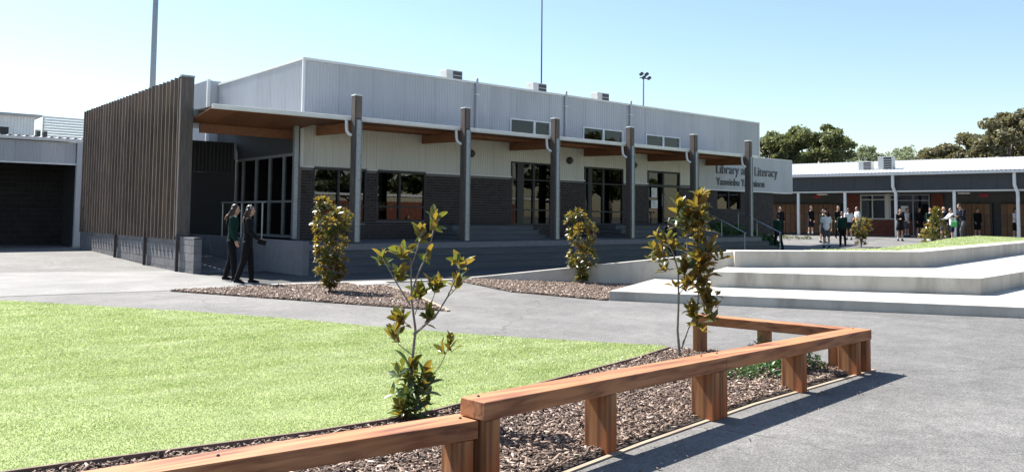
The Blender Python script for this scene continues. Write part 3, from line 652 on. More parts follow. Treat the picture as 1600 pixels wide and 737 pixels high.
for c, v in zip(CL, (19.17, 22.72, 26.28)): window(*c, [(v, 0.09)], [], 0.045, 'clerestory_window', 'white_metal', y=YW - 0.012)
d = window(*DE, [(26.28, 0.10)], [(2.78, 0.10)], 0.07, 'entry_door')
for x in (26.14, 26.42): MB().tube([(x, YW - 0.05, 1.95), (x, YW - 0.05, 2.45)], 0.013, 8).build('door_handle', 'aluminium', d)
for x0, z0, w, h in ((25.52, 2.30, 0.34, 0.38), (25.50, 1.86, 0.40, 0.33)):
    MB().box(x0, x0 + w, YW - 0.012, YW - 0.006, z0, z0 + h).build('notice', 'paper', d)
for r in (0, 1):
    for k in range(7):   # lines of print on the notices
        MB().box(25.56, 25.80 - 0.05 * (k % 3), YW - 0.0145, YW - 0.0125, 2.62 - 0.04 * k - 0.44 * r, 2.628 - 0.04 * k - 0.44 * r).build('print_line', 'letter', d)
# sign box
sg = part('sign_panel', 'cladding', ribbed(MB(), 28.5, 35.78, 2.74, 4.27, YW - 0.12, 'x', 0.09, 0.008))
MB().box(28.5, 35.78, YW - 0.115, YW + 0.25, 2.74, 4.27).build('sign_back', 'white_metal', sg)
MB().box(28.47, 35.81, YW - 0.14, YW + 0.26, 2.69, 2.738).build('trim', 'white_metal', sg)
MB().box(28.47, 35.81, YW - 0.14, YW + 0.26, 4.272, 4.31).build('trim', 'white_metal', sg)
MB().box(35.782, 35.83, YW - 0.138, YW + 0.26, 2.739, 4.271).build('trim', 'white_metal', sg)
def text(body, x0, x1, zb, cap, y, parent):
    cv = bpy.data.curves.new('lettering', 'FONT'); cv.body = body; cv.extrude = 0.02; cv.resolution_u = 3; cv.offset = 0.0
    t = bpy.data.objects.new('lettering_source', cv); C.objects.link(t)
    me = bpy.data.meshes.new_from_object(t.evaluated_get(bpy.context.evaluated_depsgraph_get()))
    C.objects.unlink(t); bpy.data.objects.remove(t); bpy.data.curves.remove(cv)
    co = np.array([v.co[:] for v in me.vertices]); lo, hi = co.min(0), co.max(0); s = (x1 - x0) / (hi[0] - lo[0]); sz = cap / 0.73
    for v in me.vertices: v.co = (x0 + (v.co.x - lo[0]) * s, y - v.co.z - 0.02, zb + v.co.y * sz)
    bm = bmesh.new(); bm.from_mesh(me); bm.verts.ensure_lookup_table(); seen = set(); comps = []
    for v in bm.verts:                              # loose pieces of the line of text
        if v.index in seen: continue
        stack = [v]; seen.add(v.index); comp = []
        while stack:
            q = stack.pop(); comp.append(q.index)
            for e in q.link_edges:
                w = e.other_vert(q)
                if w.index not in seen: seen.add(w.index); stack.append(w)
        comps.append(comp)
    co = np.array([v.co[:] for v in bm.verts]); fv = [[v.index for v in f.verts] for f in bm.faces]; bm.free(); bpy.data.meshes.remove(me)
    comps.sort(key=lambda c: co[c, 0].min()); letters = []
    for c in comps:                                 # the dot of an i belongs to its stem
        a, b = co[c, 0].min(), co[c, 0].max()
        if letters and min(b, letters[-1][1]) - max(a, letters[-1][0]) > 0.6 * min(b - a, letters[-1][1] - letters[-1][0]):
            L_ = letters[-1]; L_[0] = min(a, L_[0]); L_[1] = max(b, L_[1]); L_[2] += c
        else: letters.append([a, b, list(c)])
    for a, b, c in letters:
        idx = {v: i for i, v in enumerate(c)}; mb = MB()
        mb.add([co[v] for v in c], [tuple(idx[v] for v in f) for f in fv if f[0] in idx]); mb.build('letter', 'letter', parent)
text('Library and Literacy', 29.70, 34.52, 3.44, 0.44, YW - 0.125, sg)
text('Yaawinbu Yananinon', 29.70, 33.40, 2.93, 0.34, YW - 0.125, sg)
# downpipes and wall lights on the front
for x in (16.54, 20.67, 24.22):
    part('downpipe', 'cladding', MB().tube([(x, YW - 0.05, 4.3), (x, YW - 0.05, ZP + 0.10)], 0.05, 10), smooth=True)
    part('pipe_bracket', 'white_metal', MB().box(x - 0.07, x + 0.07, YW - 0.108, YW + 0.01, 5.5, 5.53))
for x in (16.36, 24.45, 20.9):
    w = part('wall_light', 'dark_steel', MB().tube([(x, YW + 0.02, 3.54), (x, YW - 0.05, 3.54)], 0.13, 16))
    MB().ell((x, YW - 0.07, 3.54), (0.105, 0.06, 0.105)).build('lamp_cover', 'lamp_glass', w, True)
# glazed entry wall on the end, facing the timber screen
GX = XL + 0.03; ys = [26.12, 25.57, 24.53, 23.53, 22.55, 21.75]
mb = MB()
for yv in ys: mb.box(GX - 0.05, GX + 0.06, yv - 0.03, yv + 0.03, 0.80, 3.24)
for a, b in zip(ys[1:], ys):
    for z, h in ((0.80, 0.08), (1.82, 0.06), (3.16, 0.08)): mb.box(GX - 0.045, GX + 0.055, a + 0.03, b - 0.03, z, z + h)
gf = part('glazed_wall', 'aluminium', mb)
for a, b in zip(ys[1:], ys):
    for p, q in ((0.88, 1.82), (1.88, 3.16)): MB().box(GX, GX + 0.01, a + 0.03, b - 0.03, p, q).build('pane', 'glass', gf)
part('wall', 'charcoal', MB().box(XL - 0.02, XL + 0.1, 21.62, 27.4, 3.242, 4.24))
part('wall', 'brick_mortar', MB().box(XL + 0.012, XL + 0.2, YW + 0.2, 21.72, 0, 2.83))
part('wall', 'interior', MB().box(12.4, 12.5, 22.2, 26.9, 1.19, 4.9))
# back wall of the entry court: ribbed above, plain below
part('entry_wall', 'charcoal', MB().box(7.26, XL - 0.06, 26.2, 26.3, 0, 2.80))
part('entry_wall', 'charcoal', ribbed(MB(), 7.26, XL - 0.06, 2.802, 3.79, 26.2, 'x', 0.12, 0.015))
# rooftop equipment
def ac_unit(x, y, z, w, dpt, h, label, rz=0.0, group=None, cat='air conditioner'):
    t = thing('air_conditioner', label, cat, (x, y, z), group, rz, world=False)
    bevel(MB().box(-w / 2, w / 2, -dpt / 2, dpt / 2, 0.06, h).build('case', 'ac_case', t), 0.012)
    for a in (-w * 0.35, w * 0.35): MB().box(a - 0.04, a + 0.04, -dpt / 2, dpt / 2, 0, 0.06).build('foot', 'ac_grille', t)
    g = MB().box(-w * 0.1, w * 0.44, -dpt / 2 - 0.02, -dpt / 2 + 0.01, 0.10, h - 0.05).build('grille', 'ac_grille', t)
    for k in range(5):
        z0 = 0.12 + k * (h - 0.2) / 5; MB().box(-w * 0.1, w * 0.44, -dpt / 2 - 0.032, -dpt / 2 - 0.021, z0, z0 + 0.02).build('louvre', 'ac_case', g)
    return t
for x, lab in ((18.85, 'grey rooftop air conditioner nearest the corner of the library roof'), (23.4, 'grey rooftop air conditioner below the tall thin mast'), (27.35, 'grey rooftop air conditioner between the mast and the floodlights')):
    ac_unit(x, 26, 6.3, 0.78, 0.45, 0.90, lab, 0, 'air conditioners on the library roof')
t = thing('roof_hatch', 'low flat grey hatch on the far end of the library roof', 'hatch', (32.0, 25.5, 5.5))
MB().box(31.3, 32.9, 25, 26, 5.5, 6.50).build('box', 'ac_case', t); MB().box(31.2, 33.0, 24.9, 26.1, 6.501, 6.55).build('lid', 'roof_metal', t)

# bookshelves inside
for i, (x0, x1, yb, lab) in enumerate(((16.2, 21.0, 23.2, 'long bookshelf of coloured books behind the third window'), (21.4, 24.8, 23.2, 'long bookshelf of coloured books behind the fourth window'), (12.7, 15.3, 23.0, 'bookshelf of coloured books behind the second window'))):
    b = thing('bookshelf', lab, 'bookshelf', (x0, yb, 1.19), 'bookshelves in the library')
    for z in (1.19, 1.60, 2.0): MB().box(x0, x1, yb, yb + 0.3, z, z + 0.03).build('shelf', 'locker', b)
    for z in (x0 - 0.03, x1): MB().box(z, z + 0.03, yb, yb + 0.3, 1.19, 2.05).build('side_panel', 'locker', b)
    mb = MB(); x = x0 + 0.02
    while x < x1 - 0.1:
        w = rnd.uniform(0.05, 0.11)
        mb.box(x, x + w - 0.004, yb + 0.01, yb + 0.2, 1.632, 1.632 + rnd.uniform(0.22, 0.33)); x += w
    tag(mb.build('books', 'book_spines', b), kind='stuff')

# ------------------------------------------------------------------ verandah
ver = thing('verandah', 'long verandah roof on six timber posts along the library front', 'verandah', (20, 19.3, 0.76))
def zr(x, y):   # underside of the roof sheet
    if x < 10.8:
        s = (x - 7.0) / 3.8; ye = 20.3 - 0.9 * s
        a = 4.11 + (3.99 - 4.11) * s; t = (y - ye) / (26.6 - ye); bk = 4.22 - (4.22 - 4.13) * s if y > 21.4 else 4.22 - 0.1 * s
        return a + (bk - a) * max(0, t)
    return 3.99 + 0.03 * (y - 19.4)
def corrugated():
    mb = MB(); xs = np.arange(7.33, 29.85, 0.0095); rows = []
    for x in xs:
        ye = 20.3 - 0.9 * (x - 7.0) / 3.8 if x < 10.8 else 19.4
        yb = 26.6 if x < XL - 0.03 else YW - 0.005  # rear part over the entry court carried back, unseen, to shade the ground
        w = 0.009 * math.sin(2 * math.pi * x / 0.076); r = []
        for k in range(3):
            y = ye + (yb - ye) * k / 2; r.append((x, y, zr(min(max(x, 7), 29.9), y) + 0.05 + w))
        rows.append(r)
    vs = [p for r in rows for p in r]; fs = []
    for i in range(len(rows) - 1):
        for k in range(2): fs.append((i * 3 + k, (i + 1) * 3 + k, (i + 1) * 3 + k + 1, i * 3 + k + 1))
    mb.add(vs, fs); return mb.build('roof_sheet', 'roof_metal', ver, True)
corrugated()
# timber soffit boards in bays
def slab(x0, x1, ya0, ya1, yb0, yb1, th=0.03):
    vs = []
    for dz in (0, th):
        for x, y in ((x0, ya0), (x1, ya1), (x1, yb1), (x0, yb0)):
            z = zr(x, y) if x0 > 10.2 else (zr(x, y) if y < 20.6 else 3.88)       # the left bay's lining falls back to the beam
            vs.append((x, y, z + dz))
    return MB().add(vs, [(0, 3, 2, 1), (4, 5, 6, 7), (0, 1, 5, 4), (1, 2, 6, 5), (2, 3, 7, 6), (3, 0, 4, 7)])
ed = lambda x: 20.33 - 0.9 * (x - 7.0) / 3.8 if x < 10.8 else 19.43
x = 7.33
while x < 29.8:
    b = min(x + 0.63, 29.85) if x >= 10.78 else min(x + 0.63, 10.78)
    yb = 21.9 if b <= XL + 0.01 else YW - 0.02
    if x < XL - 0.03 < b: b = XL - 0.03; yb = 21.9
    slab(x, b - 0.006, ed(x), ed(b), yb, yb).build('soffit_board', 'soffit_timber', ver); x = b
# gutter along the edge
def gut(p, q):
    a = Vector(p); b = Vector(q); d = (b - a).normalized(); n = Vector((d.y, -d.x, 0)).normalized()
    prof = [(0.0, 0.075), (0.0, -0.035), (0.09, -0.035), (0.105, 0.0), (0.105, 0.06), (0.115, 0.07), (0.105, 0.08), (0.095, 0.065), (0.092, -0.02), (0.012, -0.02), (0.012, 0.075)]
    vs = [e + n * u + Vector((0, 0, w)) for e in (a, b) for u, w in prof]; k = len(prof)
    return MB().add(vs, [(i, (i + 1) % k, k + (i + 1) % k, k + i) for i in range(k)] + [tuple(range(k - 1, -1, -1)), tuple(range(k, 2 * k))])
gut((7.33, 20.22, 4.12), (10.8, 19.4, 4.03)).build('gutter', 'white_metal', ver)
gut((10.802, 19.4, 4.03), (29.9, 19.4, 4.03)).build('gutter', 'white_metal', ver)
PX = [10.80 + 3.633 * i for i in range(6)]
for i, x in enumerate(PX):
    # timber post with a steel channel up to the gutter, galvanised cap and shoe
    p = bevel(MB().box(x - 0.10, x + 0.10, 19.06, 19.27, 0.765, 4.64).build('post', 'grey_timber', ver), 0.008)
    MB().box(x - 0.105, x + 0.105, 19.055, 19.275, 4.641, 4.68).build('post_cap', 'white_metal', p)
    mb = MB().box(x - 0.055, x + 0.085, 19.03, 19.058, 0.77, 4.0); mb.box(x - 0.062, x - 0.055, 19.01, 19.058, 0.77, 4.0); mb.box(x + 0.085, x + 0.092, 19.01, 19.058, 0.77, 4.0)
    mb.build('steel_channel', 'galvanised', p)
    for z in (1.2, 2.4, 3.6): MB().tube([(x + 0.015, 19.03, z), (x + 0.015, 19.018, z)], 0.016, 6).build('bolt', 'galvanised', p)
    MB().box(x - 0.07, x + 0.092, 19.045, 19.059, 4.05, 4.635).build('facing', 'slat_timber', p)
    # rafter back to the wall
    MB().bar((x, 19.28, 3.81), (x, YW - 0.01, 3.87), 0.09, 0.27).build('rafter', 'beam_timber', ver)
    # gutter outlet elbow
    ox = x - 0.19
    MB().tube([(ox, 19.36, 4.0), (ox, 19.34, 3.80), (ox, 19.32, 3.70), (ox + 0.05, 19.28, 3.62), (ox + 0.09, 19.24, 3.60)], [0.045] * 5, 10).build('outlet_pipe', 'white_metal', ver, True)
for yv in (20.1, 20.9):
    MB().bar((10.9, yv, zr(11, yv) - 0.045), (29.8, yv, zr(29, yv) - 0.045), 0.05, 0.08).build('batten', 'beam_timber', ver)
MB().bar((7.62, 21.86, 3.75), (10.28, 21.86, 3.75), 0.09, 0.25).build('beam', 'beam_timber', ver)
MB().box(9.98, 10.10, 21.1, 21.22, 0.80, 3.98).build('steel_column', 'galvanised', ver)

# ------------------------------------------------------------------ bleacher steps, entry ramp wall, stair rails
st = thing('bleacher_steps', 'wide shaded grey boarded steps along the library front', 'steps', (20, 18.6, 0))
for i in range(4):
    y = 18.33 + 0.24 * i; z = 0.19 * i; xr = 30.3 - 0.22 * i
    for k in range(2):   # two facing boards to each riser
        MB().box(9.12, xr, y, y + 0.03, z + 0.004 + k * 0.086, z + 0.084 + k * 0.086).build('riser_board', 'step_board', st)
    y1 = y + 0.27 if i < 3 else 21.39
    if i < 3: MB().box(9.12, xr, y - 0.015, y1, z + 0.176, z + 0.19).build('tread_board', 'step_board', st)
    else:
        yy = y - 0.015
        while yy < 21.3: MB().box(9.12, xr, yy, yy + 0.14, z + 0.176, z + 0.19).build('deck_board', 'step_board', st); yy += 0.146
MB().box(9.14, 29.6, 18.37, 21.38, 0.0, 0.17).build('base', 'block', st)
MB().box(9.14, 29.5, 18.9, 21.38, 0.171, 0.73).build('base', 'block', st)
for x0, x1 in ((14.72, 18.0), (22.0, 27.6)):
    for i in range(3):
        y = 19.55 + 0.28 * i; z = 0.762 + 0.143 * i
        MB().box(x0, x1, y, 21.38, z, z + 0.127).build('upper_step', 'step_board', st)
        MB().box(x0 - 0.01, x1 + 0.01, y - 0.015, 21.385 if i == 2 else y + 0.3, z + 0.128, z + 0.143).build('tread_board', 'step_board', st)
rwl = tag(MB().box(8.93, 9.1, 18.3, 27.3, 0.0, 0.83).build('ramp_wall', 'block'), 'low rendered side wall beside the walking girls, ending at the steps', 'wall')
bevel(rwl, 0.01)
tag(MB().prism([(7.27, 20.5), (8.92, 20.5), (8.92, 27.4), (7.27, 27.4)], -0.05, [0.005, 0.005, 0.42, 0.42]).build('ramp', 'path_concrete'), kind='structure')
hr = thing('guard_rail', 'grey steel guard rail above the low wall behind the girls', 'railing', (9.0, 23, 0.83))
for yv in (20.9, 22.3, 23.7): MB().tube([(9.01, yv, 0.83), (9.01, yv, 1.78)], 0.022, 8).build('upright', 'galvanised', hr)
MB().tube([(9.01, 20.75, 1.80), (9.01, 23.8, 1.80)], 0.024, 8).build('top_rail', 'galvanised', hr, True)
for x, lab in ((27.15, 'left steel handrail of the entry stair by the last posts'), (29.6, 'right steel handrail of the entry stair beside the green jacket')):
    h = thing('handrail', lab, 'handrail', (x, 18.9, 0), 'handrails of the entry stair')
    MB().tube([(x, 20.3, 1.70), (x, 19.9, 1.70), (x, 18.1, 0.92)], 0.024, 8).build('rail', 'galvanised', h, True)
    for yv, z0, z1 in ((20.1, 0.76, 1.69), (18.15, 0.0, 0.94), (19.2, 0.76, 1.40)): MB().tube([(x, yv, z0), (x, yv, z1)], 0.022, 8).build('upright', 'galvanised', h)

# ------------------------------------------------------------------ timber screen on its block wall
scr = thing('timber_screen', 'tall screen of upright weathered timber slats on a grey block wall', 'screen', (7.1, 26, 0))
BX0, BX1, BY0, BY1 = 7.05, 7.24, 20.35, 31.75
MB().box(BX0 + 0.012, BX1 - 0.012, BY0 + 0.012, BY1, -0.05, 0.86).build('wall_core', 'mortar', scr)
blk = MB().box(0, BX1 - BX0, 0, 0.39, 0, 0.19).mesh('block', 'block')
for r in range(5):
    z = -0.08 + 0.2 * r - 0.03; y = BY0 - (0.2 if r % 2 else 0)
    while y < BY1:
        a = max(y, BY0); b = min(y + 0.39, BY1)
        if b - a > 0.05:
            o = put('block', blk, scr); o.location = (BX0 + rnd.uniform(-0.003, 0.001), a, z); o.scale = (1, (b - a) / 0.39, 1)
        y += 0.4
for a in np.arange(BY0, BY1, 0.6): MB().box(BX0 - 0.005, BX1 + 0.005, a, min(a + 0.594, BY1), 0.842, 0.885).build('coping', 'block', scr)
def slat(y, w, top, foot):
    """L-shaped in profile: the front lip laps over the wall"""
    prof = [(6.965, 0.80), (7.035, 0.80), (7.035, 0.905), (7.235, 0.905), (7.235, top), (6.965, top)]
    if foot: prof[0] = (6.985, 0.0); prof[1] = (7.03, 0.0)
    k = len(prof); vs = [(p[0], yy, p[1]) for yy in (y, y + w) for p in prof]
    return MB().add(vs, [tuple(range(k)), tuple(range(2 * k - 1, k - 1, -1))] + [(i, k + i, k + (i + 1) % k, (i + 1) % k) for i in range(k)])
ny = 32
for i in range(ny):
    y = 21.62 + i * (31.55 - 21.62) / (ny - 1)
    o = slat(y, 0.038, 5.02 + rnd.uniform(-0.01, 0.01), False).build('slat', 'slat_timber', scr)
for y in (21.20 + 0.19, 24.11, 27.08): MB().box(6.955, 7.03, y, y + 0.05, 0.0, 0.95).build('steel_upright', 'dark_steel', scr)
bevel(MB().box(6.97, 7.30, 21.42, 21.55, 0.886, 5.0).build('end_post', 'grey_timber', scr), 0.01)
MB().box(6.96, 7.31, 21.41, 21.56, 5.001, 5.05).build('cap', 'galvanised', scr)
for z in (2.0, 3.6): MB().box(7.236, 7.30, 21.6, 31.6, z, z + 0.12).build('rail', 'dark_steel', scr)
MB().box(7.30, 7.45, 21.44, 21.52, 4.02, 4.2).build('bracket', 'galvanised', scr)

# ------------------------------------------------------------------ carport on the left, white buildings behind it
cp = thing('carport', 'white flat roofed carport with ribbed fascia and dark inside', 'carport', (0, 33.4, 0.2))
cb = lambda n, m, b: b.build(n, m, cp)
x = -10.0
while x < 7.1:
    b = min(x + 0.8, 7.15); cb('fascia_panel', 'cladding', ribbed(MB(), x + 0.002, b - 0.002, 3.26, 4.02, 33.4, 'x', 0.09, 0.012)); x = b
cb('fascia_back', 'cladding', MB().box(-10, 7.15, 33.42, 33.5, 3.26, 4.03))
cb('trim', 'white_metal', MB().box(-10, 7.17, 33.36, 33.52, 3.20, 3.258))
gut((-10, 33.36, 4.08), (7.5, 33.36, 4.08)).build('gutter', 'white_metal', cp)
mb = MB(); xs = np.arange(-10, 7.55, 0.03); vs = []
for x in xs:
    w = 0.03 * math.sin(2 * math.pi * x / 0.26); vs += [(x, 33.28, 4.17 + w), (x, 39.9, 4.42 + w)]
mb.add(vs, [(2 * i, 2 * i + 2, 2 * i + 3, 2 * i + 1) for i in range(len(xs) - 1)]); mb.build('roof_sheet', 'roof_metal', cp, True)
cb('ceiling', 'charcoal', MB().box(-10, 7.4, 33.51, 39.8, 3.9, 4.0))
cb('column', 'cladding', MB().box(7.17, 7.38, 33.3, 33.5, 0.18, 4.03))
cb('column_foot', 'galvanised', MB().box(7.13, 7.42, 33.26, 33.54, 0.15, 0.24))
cb('wall', 'charcoal', MB().box(-10, 7.4, 36.52, 36.7, 0.15, 3.9))
cb('wall', 'charcoal', MB().box(7.39, 7.55, 33.6, 39.8, 0.15, 4.0))
cbrick = MB()
for r in range(18):
    z = 0.2 + r * 0.2
    x = 0.4 - (0.2 if r % 2 else 0)
    while x < 7.3: cbrick.box(x, x + 0.385, 36.505 - rnd.uniform(0, 0.006), 36.53, z, z + 0.185); x += 0.4
tag(cbrick.build('brick', 'black_brick', cp), kind='stuff')
wb = thing('white_building', 'white ribbed building with a dark window rising behind the carport', 'building', (2, 42, 0.2))
for i in range(9):
    a = -4 + i * 1.25; ribbed(MB(), a, a + 1.245, 0.2, 5.74, 42, 'x', 0.13, 0.02).build('cladding_panel', 'white_metal', wb)
MB().box(-4, 7.24, 42.05, 47, 0.2, 5.73).build('wall', 'white_metal', wb)
MB().box(-4.1, 7.5, 41.7, 47.2, 5.742, 5.83).build('roof', 'roof_metal', wb)
w = MB().box(4.9, 6.32, 41.92, 41.99, 4.62, 5.28).build('window', 'white_metal', wb)
MB().box(4.98, 6.24, 41.90, 41.915, 4.68, 5.20).build('pane', 'dark_frame', w)
ls = thing('louvre_screen', 'white louvred plant screen between the carport roof and timber screen', 'screen', (8.7, 43, 4.3))
for k in range(10): MB().bar((7.8, 43, 4.75 + k * 0.125), (11.4, 43, 4.75 + k * 0.125), 0.05, 0.10).build('louvre', 'white_metal', ls)
for x in (7.8, 9.6, 11.4): MB().box(x - 0.04, x + 0.04, 43.05, 43.13, 4.2, 5.95).build('post', 'white_metal', ls)
for x, lab in ((7.45, 'left of two small grey vent boxes above the carport roof'), (7.72, 'right of two small grey vent boxes above the carport roof')):
    v = thing('vent_box', lab, 'vent', (x, 42.3, 4.4), 'vent boxes above the carport roof')
    MB().box(x - 0.1, x + 0.1, 42.2, 42.4, 4.3, 5.20).build('body', 'ac_case', v); MB().box(x - 0.07, x + 0.09, 42.18, 42.199, 4.6, 5.12).build('grille', 'ac_grille', v)

# ------------------------------------------------------------------ poles
def pole(name, label, x, y, z0, z1, r0_, r1_, material='galvanised'):
    t = thing(name, label, 'pole', (x, y, z0), world=True)
    MB().tube([(x, y, z0), (x, y, (z0 + z1) / 2), (x, y, z1)], [r0_, (r0_ + r1_) / 2, r1_], 10).build('mast', material, t, True); return t
fl_ = pole('light_pole', 'tall grey steel pole rising behind the timber screen', 14.2, 48.6, 0, 20, 0.19, 0.13)
MB().box(13.95, 14.45, 48.35, 48.85, 0.0, 0.12).build('base_plate', 'galvanised', fl_)
MB().bar((13.2, 48.6, 19.9), (15.2, 48.6, 19.9), 0.12, 0.12).build('cross_arm', 'galvanised', fl_)
ma = pole('radio_mast', 'thin dark radio mast above the library roof', 30.05, 33.0, 5.5, 19, 0.045, 0.025, 'dark_steel')
MB().box(29.9, 30.2, 32.85, 33.15, 5.45, 5.6).build('base_plate', 'galvanised', ma)
fp = pole('floodlight_pole', 'slender floodlight pole with four lamps behind the library', 45.85, 39.2, 0.2, 11.75, 0.09, 0.06)
MB().bar((45.45, 39.2, 11.7), (46.25, 39.2, 11.7), 0.06, 0.06).build('cross_arm', 'galvanised', fp)
for x, z in ((45.42, 11.95), (45.68, 11.72), (46.0, 12.0), (46.28, 11.74)):
    MB().bar((x - 0.02, 39.12, z - 0.08), (x + 0.02, 38.9, z + 0.06), 0.22, 0.15).build('floodlight', 'dark_steel', fp)
la = thing('roof_ladder', 'thin white ladder hoops behind the timber screen', 'ladder', (11.2, 44, 4.5))
for x in (10.9, 11.55):
    MB().tube([(x, 44, 5.5), (x + 0.35, 44, 7.3), (x + 0.6, 44, 7.3)], 0.025, 6).build('stile', 'white_metal', la, True)
for z in (6.0, 6.4, 6.8): MB().tube([(11.0 + (z - 5.5) * 0.19, 44, z), (11.65 + (z - 5.5) * 0.19, 44, z)], 0.018, 6).build('rung', 'white_metal', la)

# ------------------------------------------------------------------ classroom block across the yard
B0 = Vector((45.95, 20.94, 0)); BU = Vector((0.165, -0.986, 0)); BN = Vector((0.986, 0.165, 0))
cls = thing('classroom_block', 'low classroom block with wide white roof and charcoal fascia', 'building', (45.95, 20.94, 0.5))
def P(s, t, z): return B0 + BU * s + BN * t + Vector((0, 0, z))
def bx(name, material, s0, s1, t0, t1, z0, z1, parent=None):
    vs = [P(s, t, z) for z in (z0, z1) for s, t in ((s0, t0), (s1, t0), (s1, t1), (s0, t1))]
    return MB().add(vs, [(0, 1, 2, 3)[::-1], (4, 5, 6, 7), (0, 1, 5, 4), (1, 2, 6, 5), (2, 3, 7, 6), (3, 0, 4, 7)]).build(name, material, parent or cls)
S0, S1 = -13.0, 13.0
bx('floor', 'path_concrete', S0, S1, -0.25, 2.5, 0.3, 0.52)
bx('kerb', 'edge_timber', S0, S1, -0.32, -0.252, 0.3, 0.50)
k = S0
while k < S1 - 0.1: bx('fascia_panel', 'charcoal', k, k + 1.19, 0.0, 0.06, 3.12, 3.96); k += 1.2
bx('fascia_trim', 'warm_cladding', S0, S1, -0.05, 0.12, 3.04, 3.118)
bx('gutter', 'white_metal', S0, S1, -0.30, -0.02, 3.98, 4.10)
bx('ceiling', 'interior', S0, S1, 0.125, 2.5, 3.0, 3.06)
# roof: one sloping corrugated sheet
mb = MB(); ss = np.arange(S0, S1, 0.05); vs = []
for s in ss:
    w = 0.014 * math.sin(2 * math.pi * s / 0.2); vs += [P(s, -0.32, 4.13 + w), P(s, 8.0, 5.34 + w), P(s, 16.0, 4.2 + w)]
mb.add(vs, [(3 * i + j, 3 * i + 3 + j, 3 * i + 4 + j, 3 * i + 1 + j) for i in range(len(ss) - 1) for j in (0, 1)]); mb.build('roof', 'roof_metal', cls, True)
# rear walls
bx('wall', 'interior', S0, -3.42, 2.62, 2.8, 0.5, 3.0); bx('wall', 'red_brick', -3.40, -2.66, 2.5, 2.7, 0.5, 3.0)
bx('wall', 'red_brick', -2.655, 1.0, 2.52, 2.7, 0.5, 1.50); bx('wall', 'red_brick', 1.25, 1.9, 2.5, 2.7, 0.5, 3.0); bx('wall', 'interior', 1.905, S1, 2.62, 2.8, 0.5, 3.0)
bx('wall', 'interior', S0, S1, 6.0, 6.1, 0.3, 4.2); bx('wall', 'interior', S0 - 0.1, S0, 2.5, 16, 0.3, 4.2); bx('wall', 'charcoal', S1, S1 + 0.1, 2.5, 16, 0.3, 4.2)
def brick_run(s0, s1, z0, z1, t, parent):
    mb = MB(); r = 0; z = z0 + 0.01
    while z < z1 - 0.07:
        s = s0 + 0.005 - (0.12 if r % 2 else 0)
        while s < s1:
            a, b = max(s, s0), min(s + 0.23, s1)
            if b - a > 0.03:
                vs = [P(ss_, tt, zz) for zz in (z, z + 0.076) for ss_, tt in ((a, t - 0.012), (b, t - 0.012), (b, t), (a, t))]
                mb.add(vs, [(0, 1, 5, 4), (1, 2, 6, 5), (3, 0, 4, 7), (4, 5, 6, 7)])
            s += 0.24
        z += 0.086; r += 1
    tag(mb.build('brick', 'red_brick', parent), kind='stuff')
brick_run(-3.40, -2.66, 0.5, 3.0, 2.5, cls); brick_run(-2.65, 1.0, 0.5, 1.5, 2.52, cls); brick_run(1.25, 1.9, 0.5, 3.0, 2.5, cls)
def cwin(s0, s1, z0, z1, mull, trans, material='warm_cladding'):
    f = MB()
    def b(a, c, p, q, t0=2.46, t1=2.56):
        vs = [P(s, t, z) for z in (p, q) for s, t in ((a, t0), (c, t0), (c, t1), (a, t1))]
        f.add(vs, [(3, 2, 1, 0), (4, 5, 6, 7), (0, 1, 5, 4), (1, 2, 6, 5), (2, 3, 7, 6), (3, 0, 4, 7)])
    b(s0, s0 + 0.07, z0, z1); b(s1 - 0.07, s1, z0, z1); b(s0 + 0.07, s1 - 0.07, z0, z0 + 0.07, 2.465); b(s0 + 0.07, s1 - 0.07, z1 - 0.07, z1, 2.465)
    for m in mull: b(m - 0.035, m + 0.035, z0 + 0.07, z1 - 0.07, 2.47)
    for h in trans: b(s0 + 0.07, s1 - 0.07, h - 0.03, h + 0.03, 2.475)
    o = f.build('window', material, cls)
    xs = [s0] + mull + [s1]; zs = [z0] + trans + [z1]
    for a, c in zip(xs, xs[1:]):
        for p, q in zip(zs, zs[1:]): bx('pane', 'glass', a + 0.03, c - 0.03, 2.51, 2.52, p + 0.03, q - 0.03, o)
    return o
cwin(-2.65, -1.18, 1.5, 2.98, [-1.95], [2.68]); bx('column', 'warm_cladding', -1.175, -1.0, 2.42, 2.6, 1.5, 3.0); cwin(-0.99, -0.62, 1.5, 2.98, [], [2.68])
bx('blind', 'warm_cladding', -2.58, -2.0, 2.54, 2.56, 1.56, 2.64)
dr = cwin(-0.60, 1.2, 0.52, 2.98, [0.30], [2.62], 'aluminium'); bx('notice', 'paper', -0.35, 0.05, 2.44, 2.455, 1.95, 2.3, dr)
def lockers(s0, s1, label):
    t = thing('locker_bank', label, 'lockers', tuple(P((s0 + s1) / 2, 2.4, 0.52)), 'locker banks on the classroom verandah')
    bx('carcass', 'dark_frame', s0, s1, 2.32, 2.60, 0.53, 2.44, t); s = s0 + 0.02
    while s + 0.29 < s1 + 0.01:
        for z0, z1 in ((0.60, 1.18), (1.20, 1.78), (1.80, 2.40)):
            d_ = bx('locker_door', 'locker', s, s + 0.27, 2.295, 2.318, z0, z1, t)
        s += 0.30
lockers(-11.4, -8.45, 'orange timber lockers mostly hidden behind the sign end of the library'); lockers(-8.4, -3.75, 'bank of orange timber lockers left of the classroom windows')
lockers(2.75, 4.35, 'narrow bank of orange timber lockers right of the red brick pier'); lockers(4.75, 7.9, 'bank of orange timber lockers behind the rightmost white post')
for s in (-8.3, -5.51, -2.76, 2.96): bx('post', 'white_metal', s - 0.07, s + 0.07, 0.02, 0.15, 0.5, 3.04)
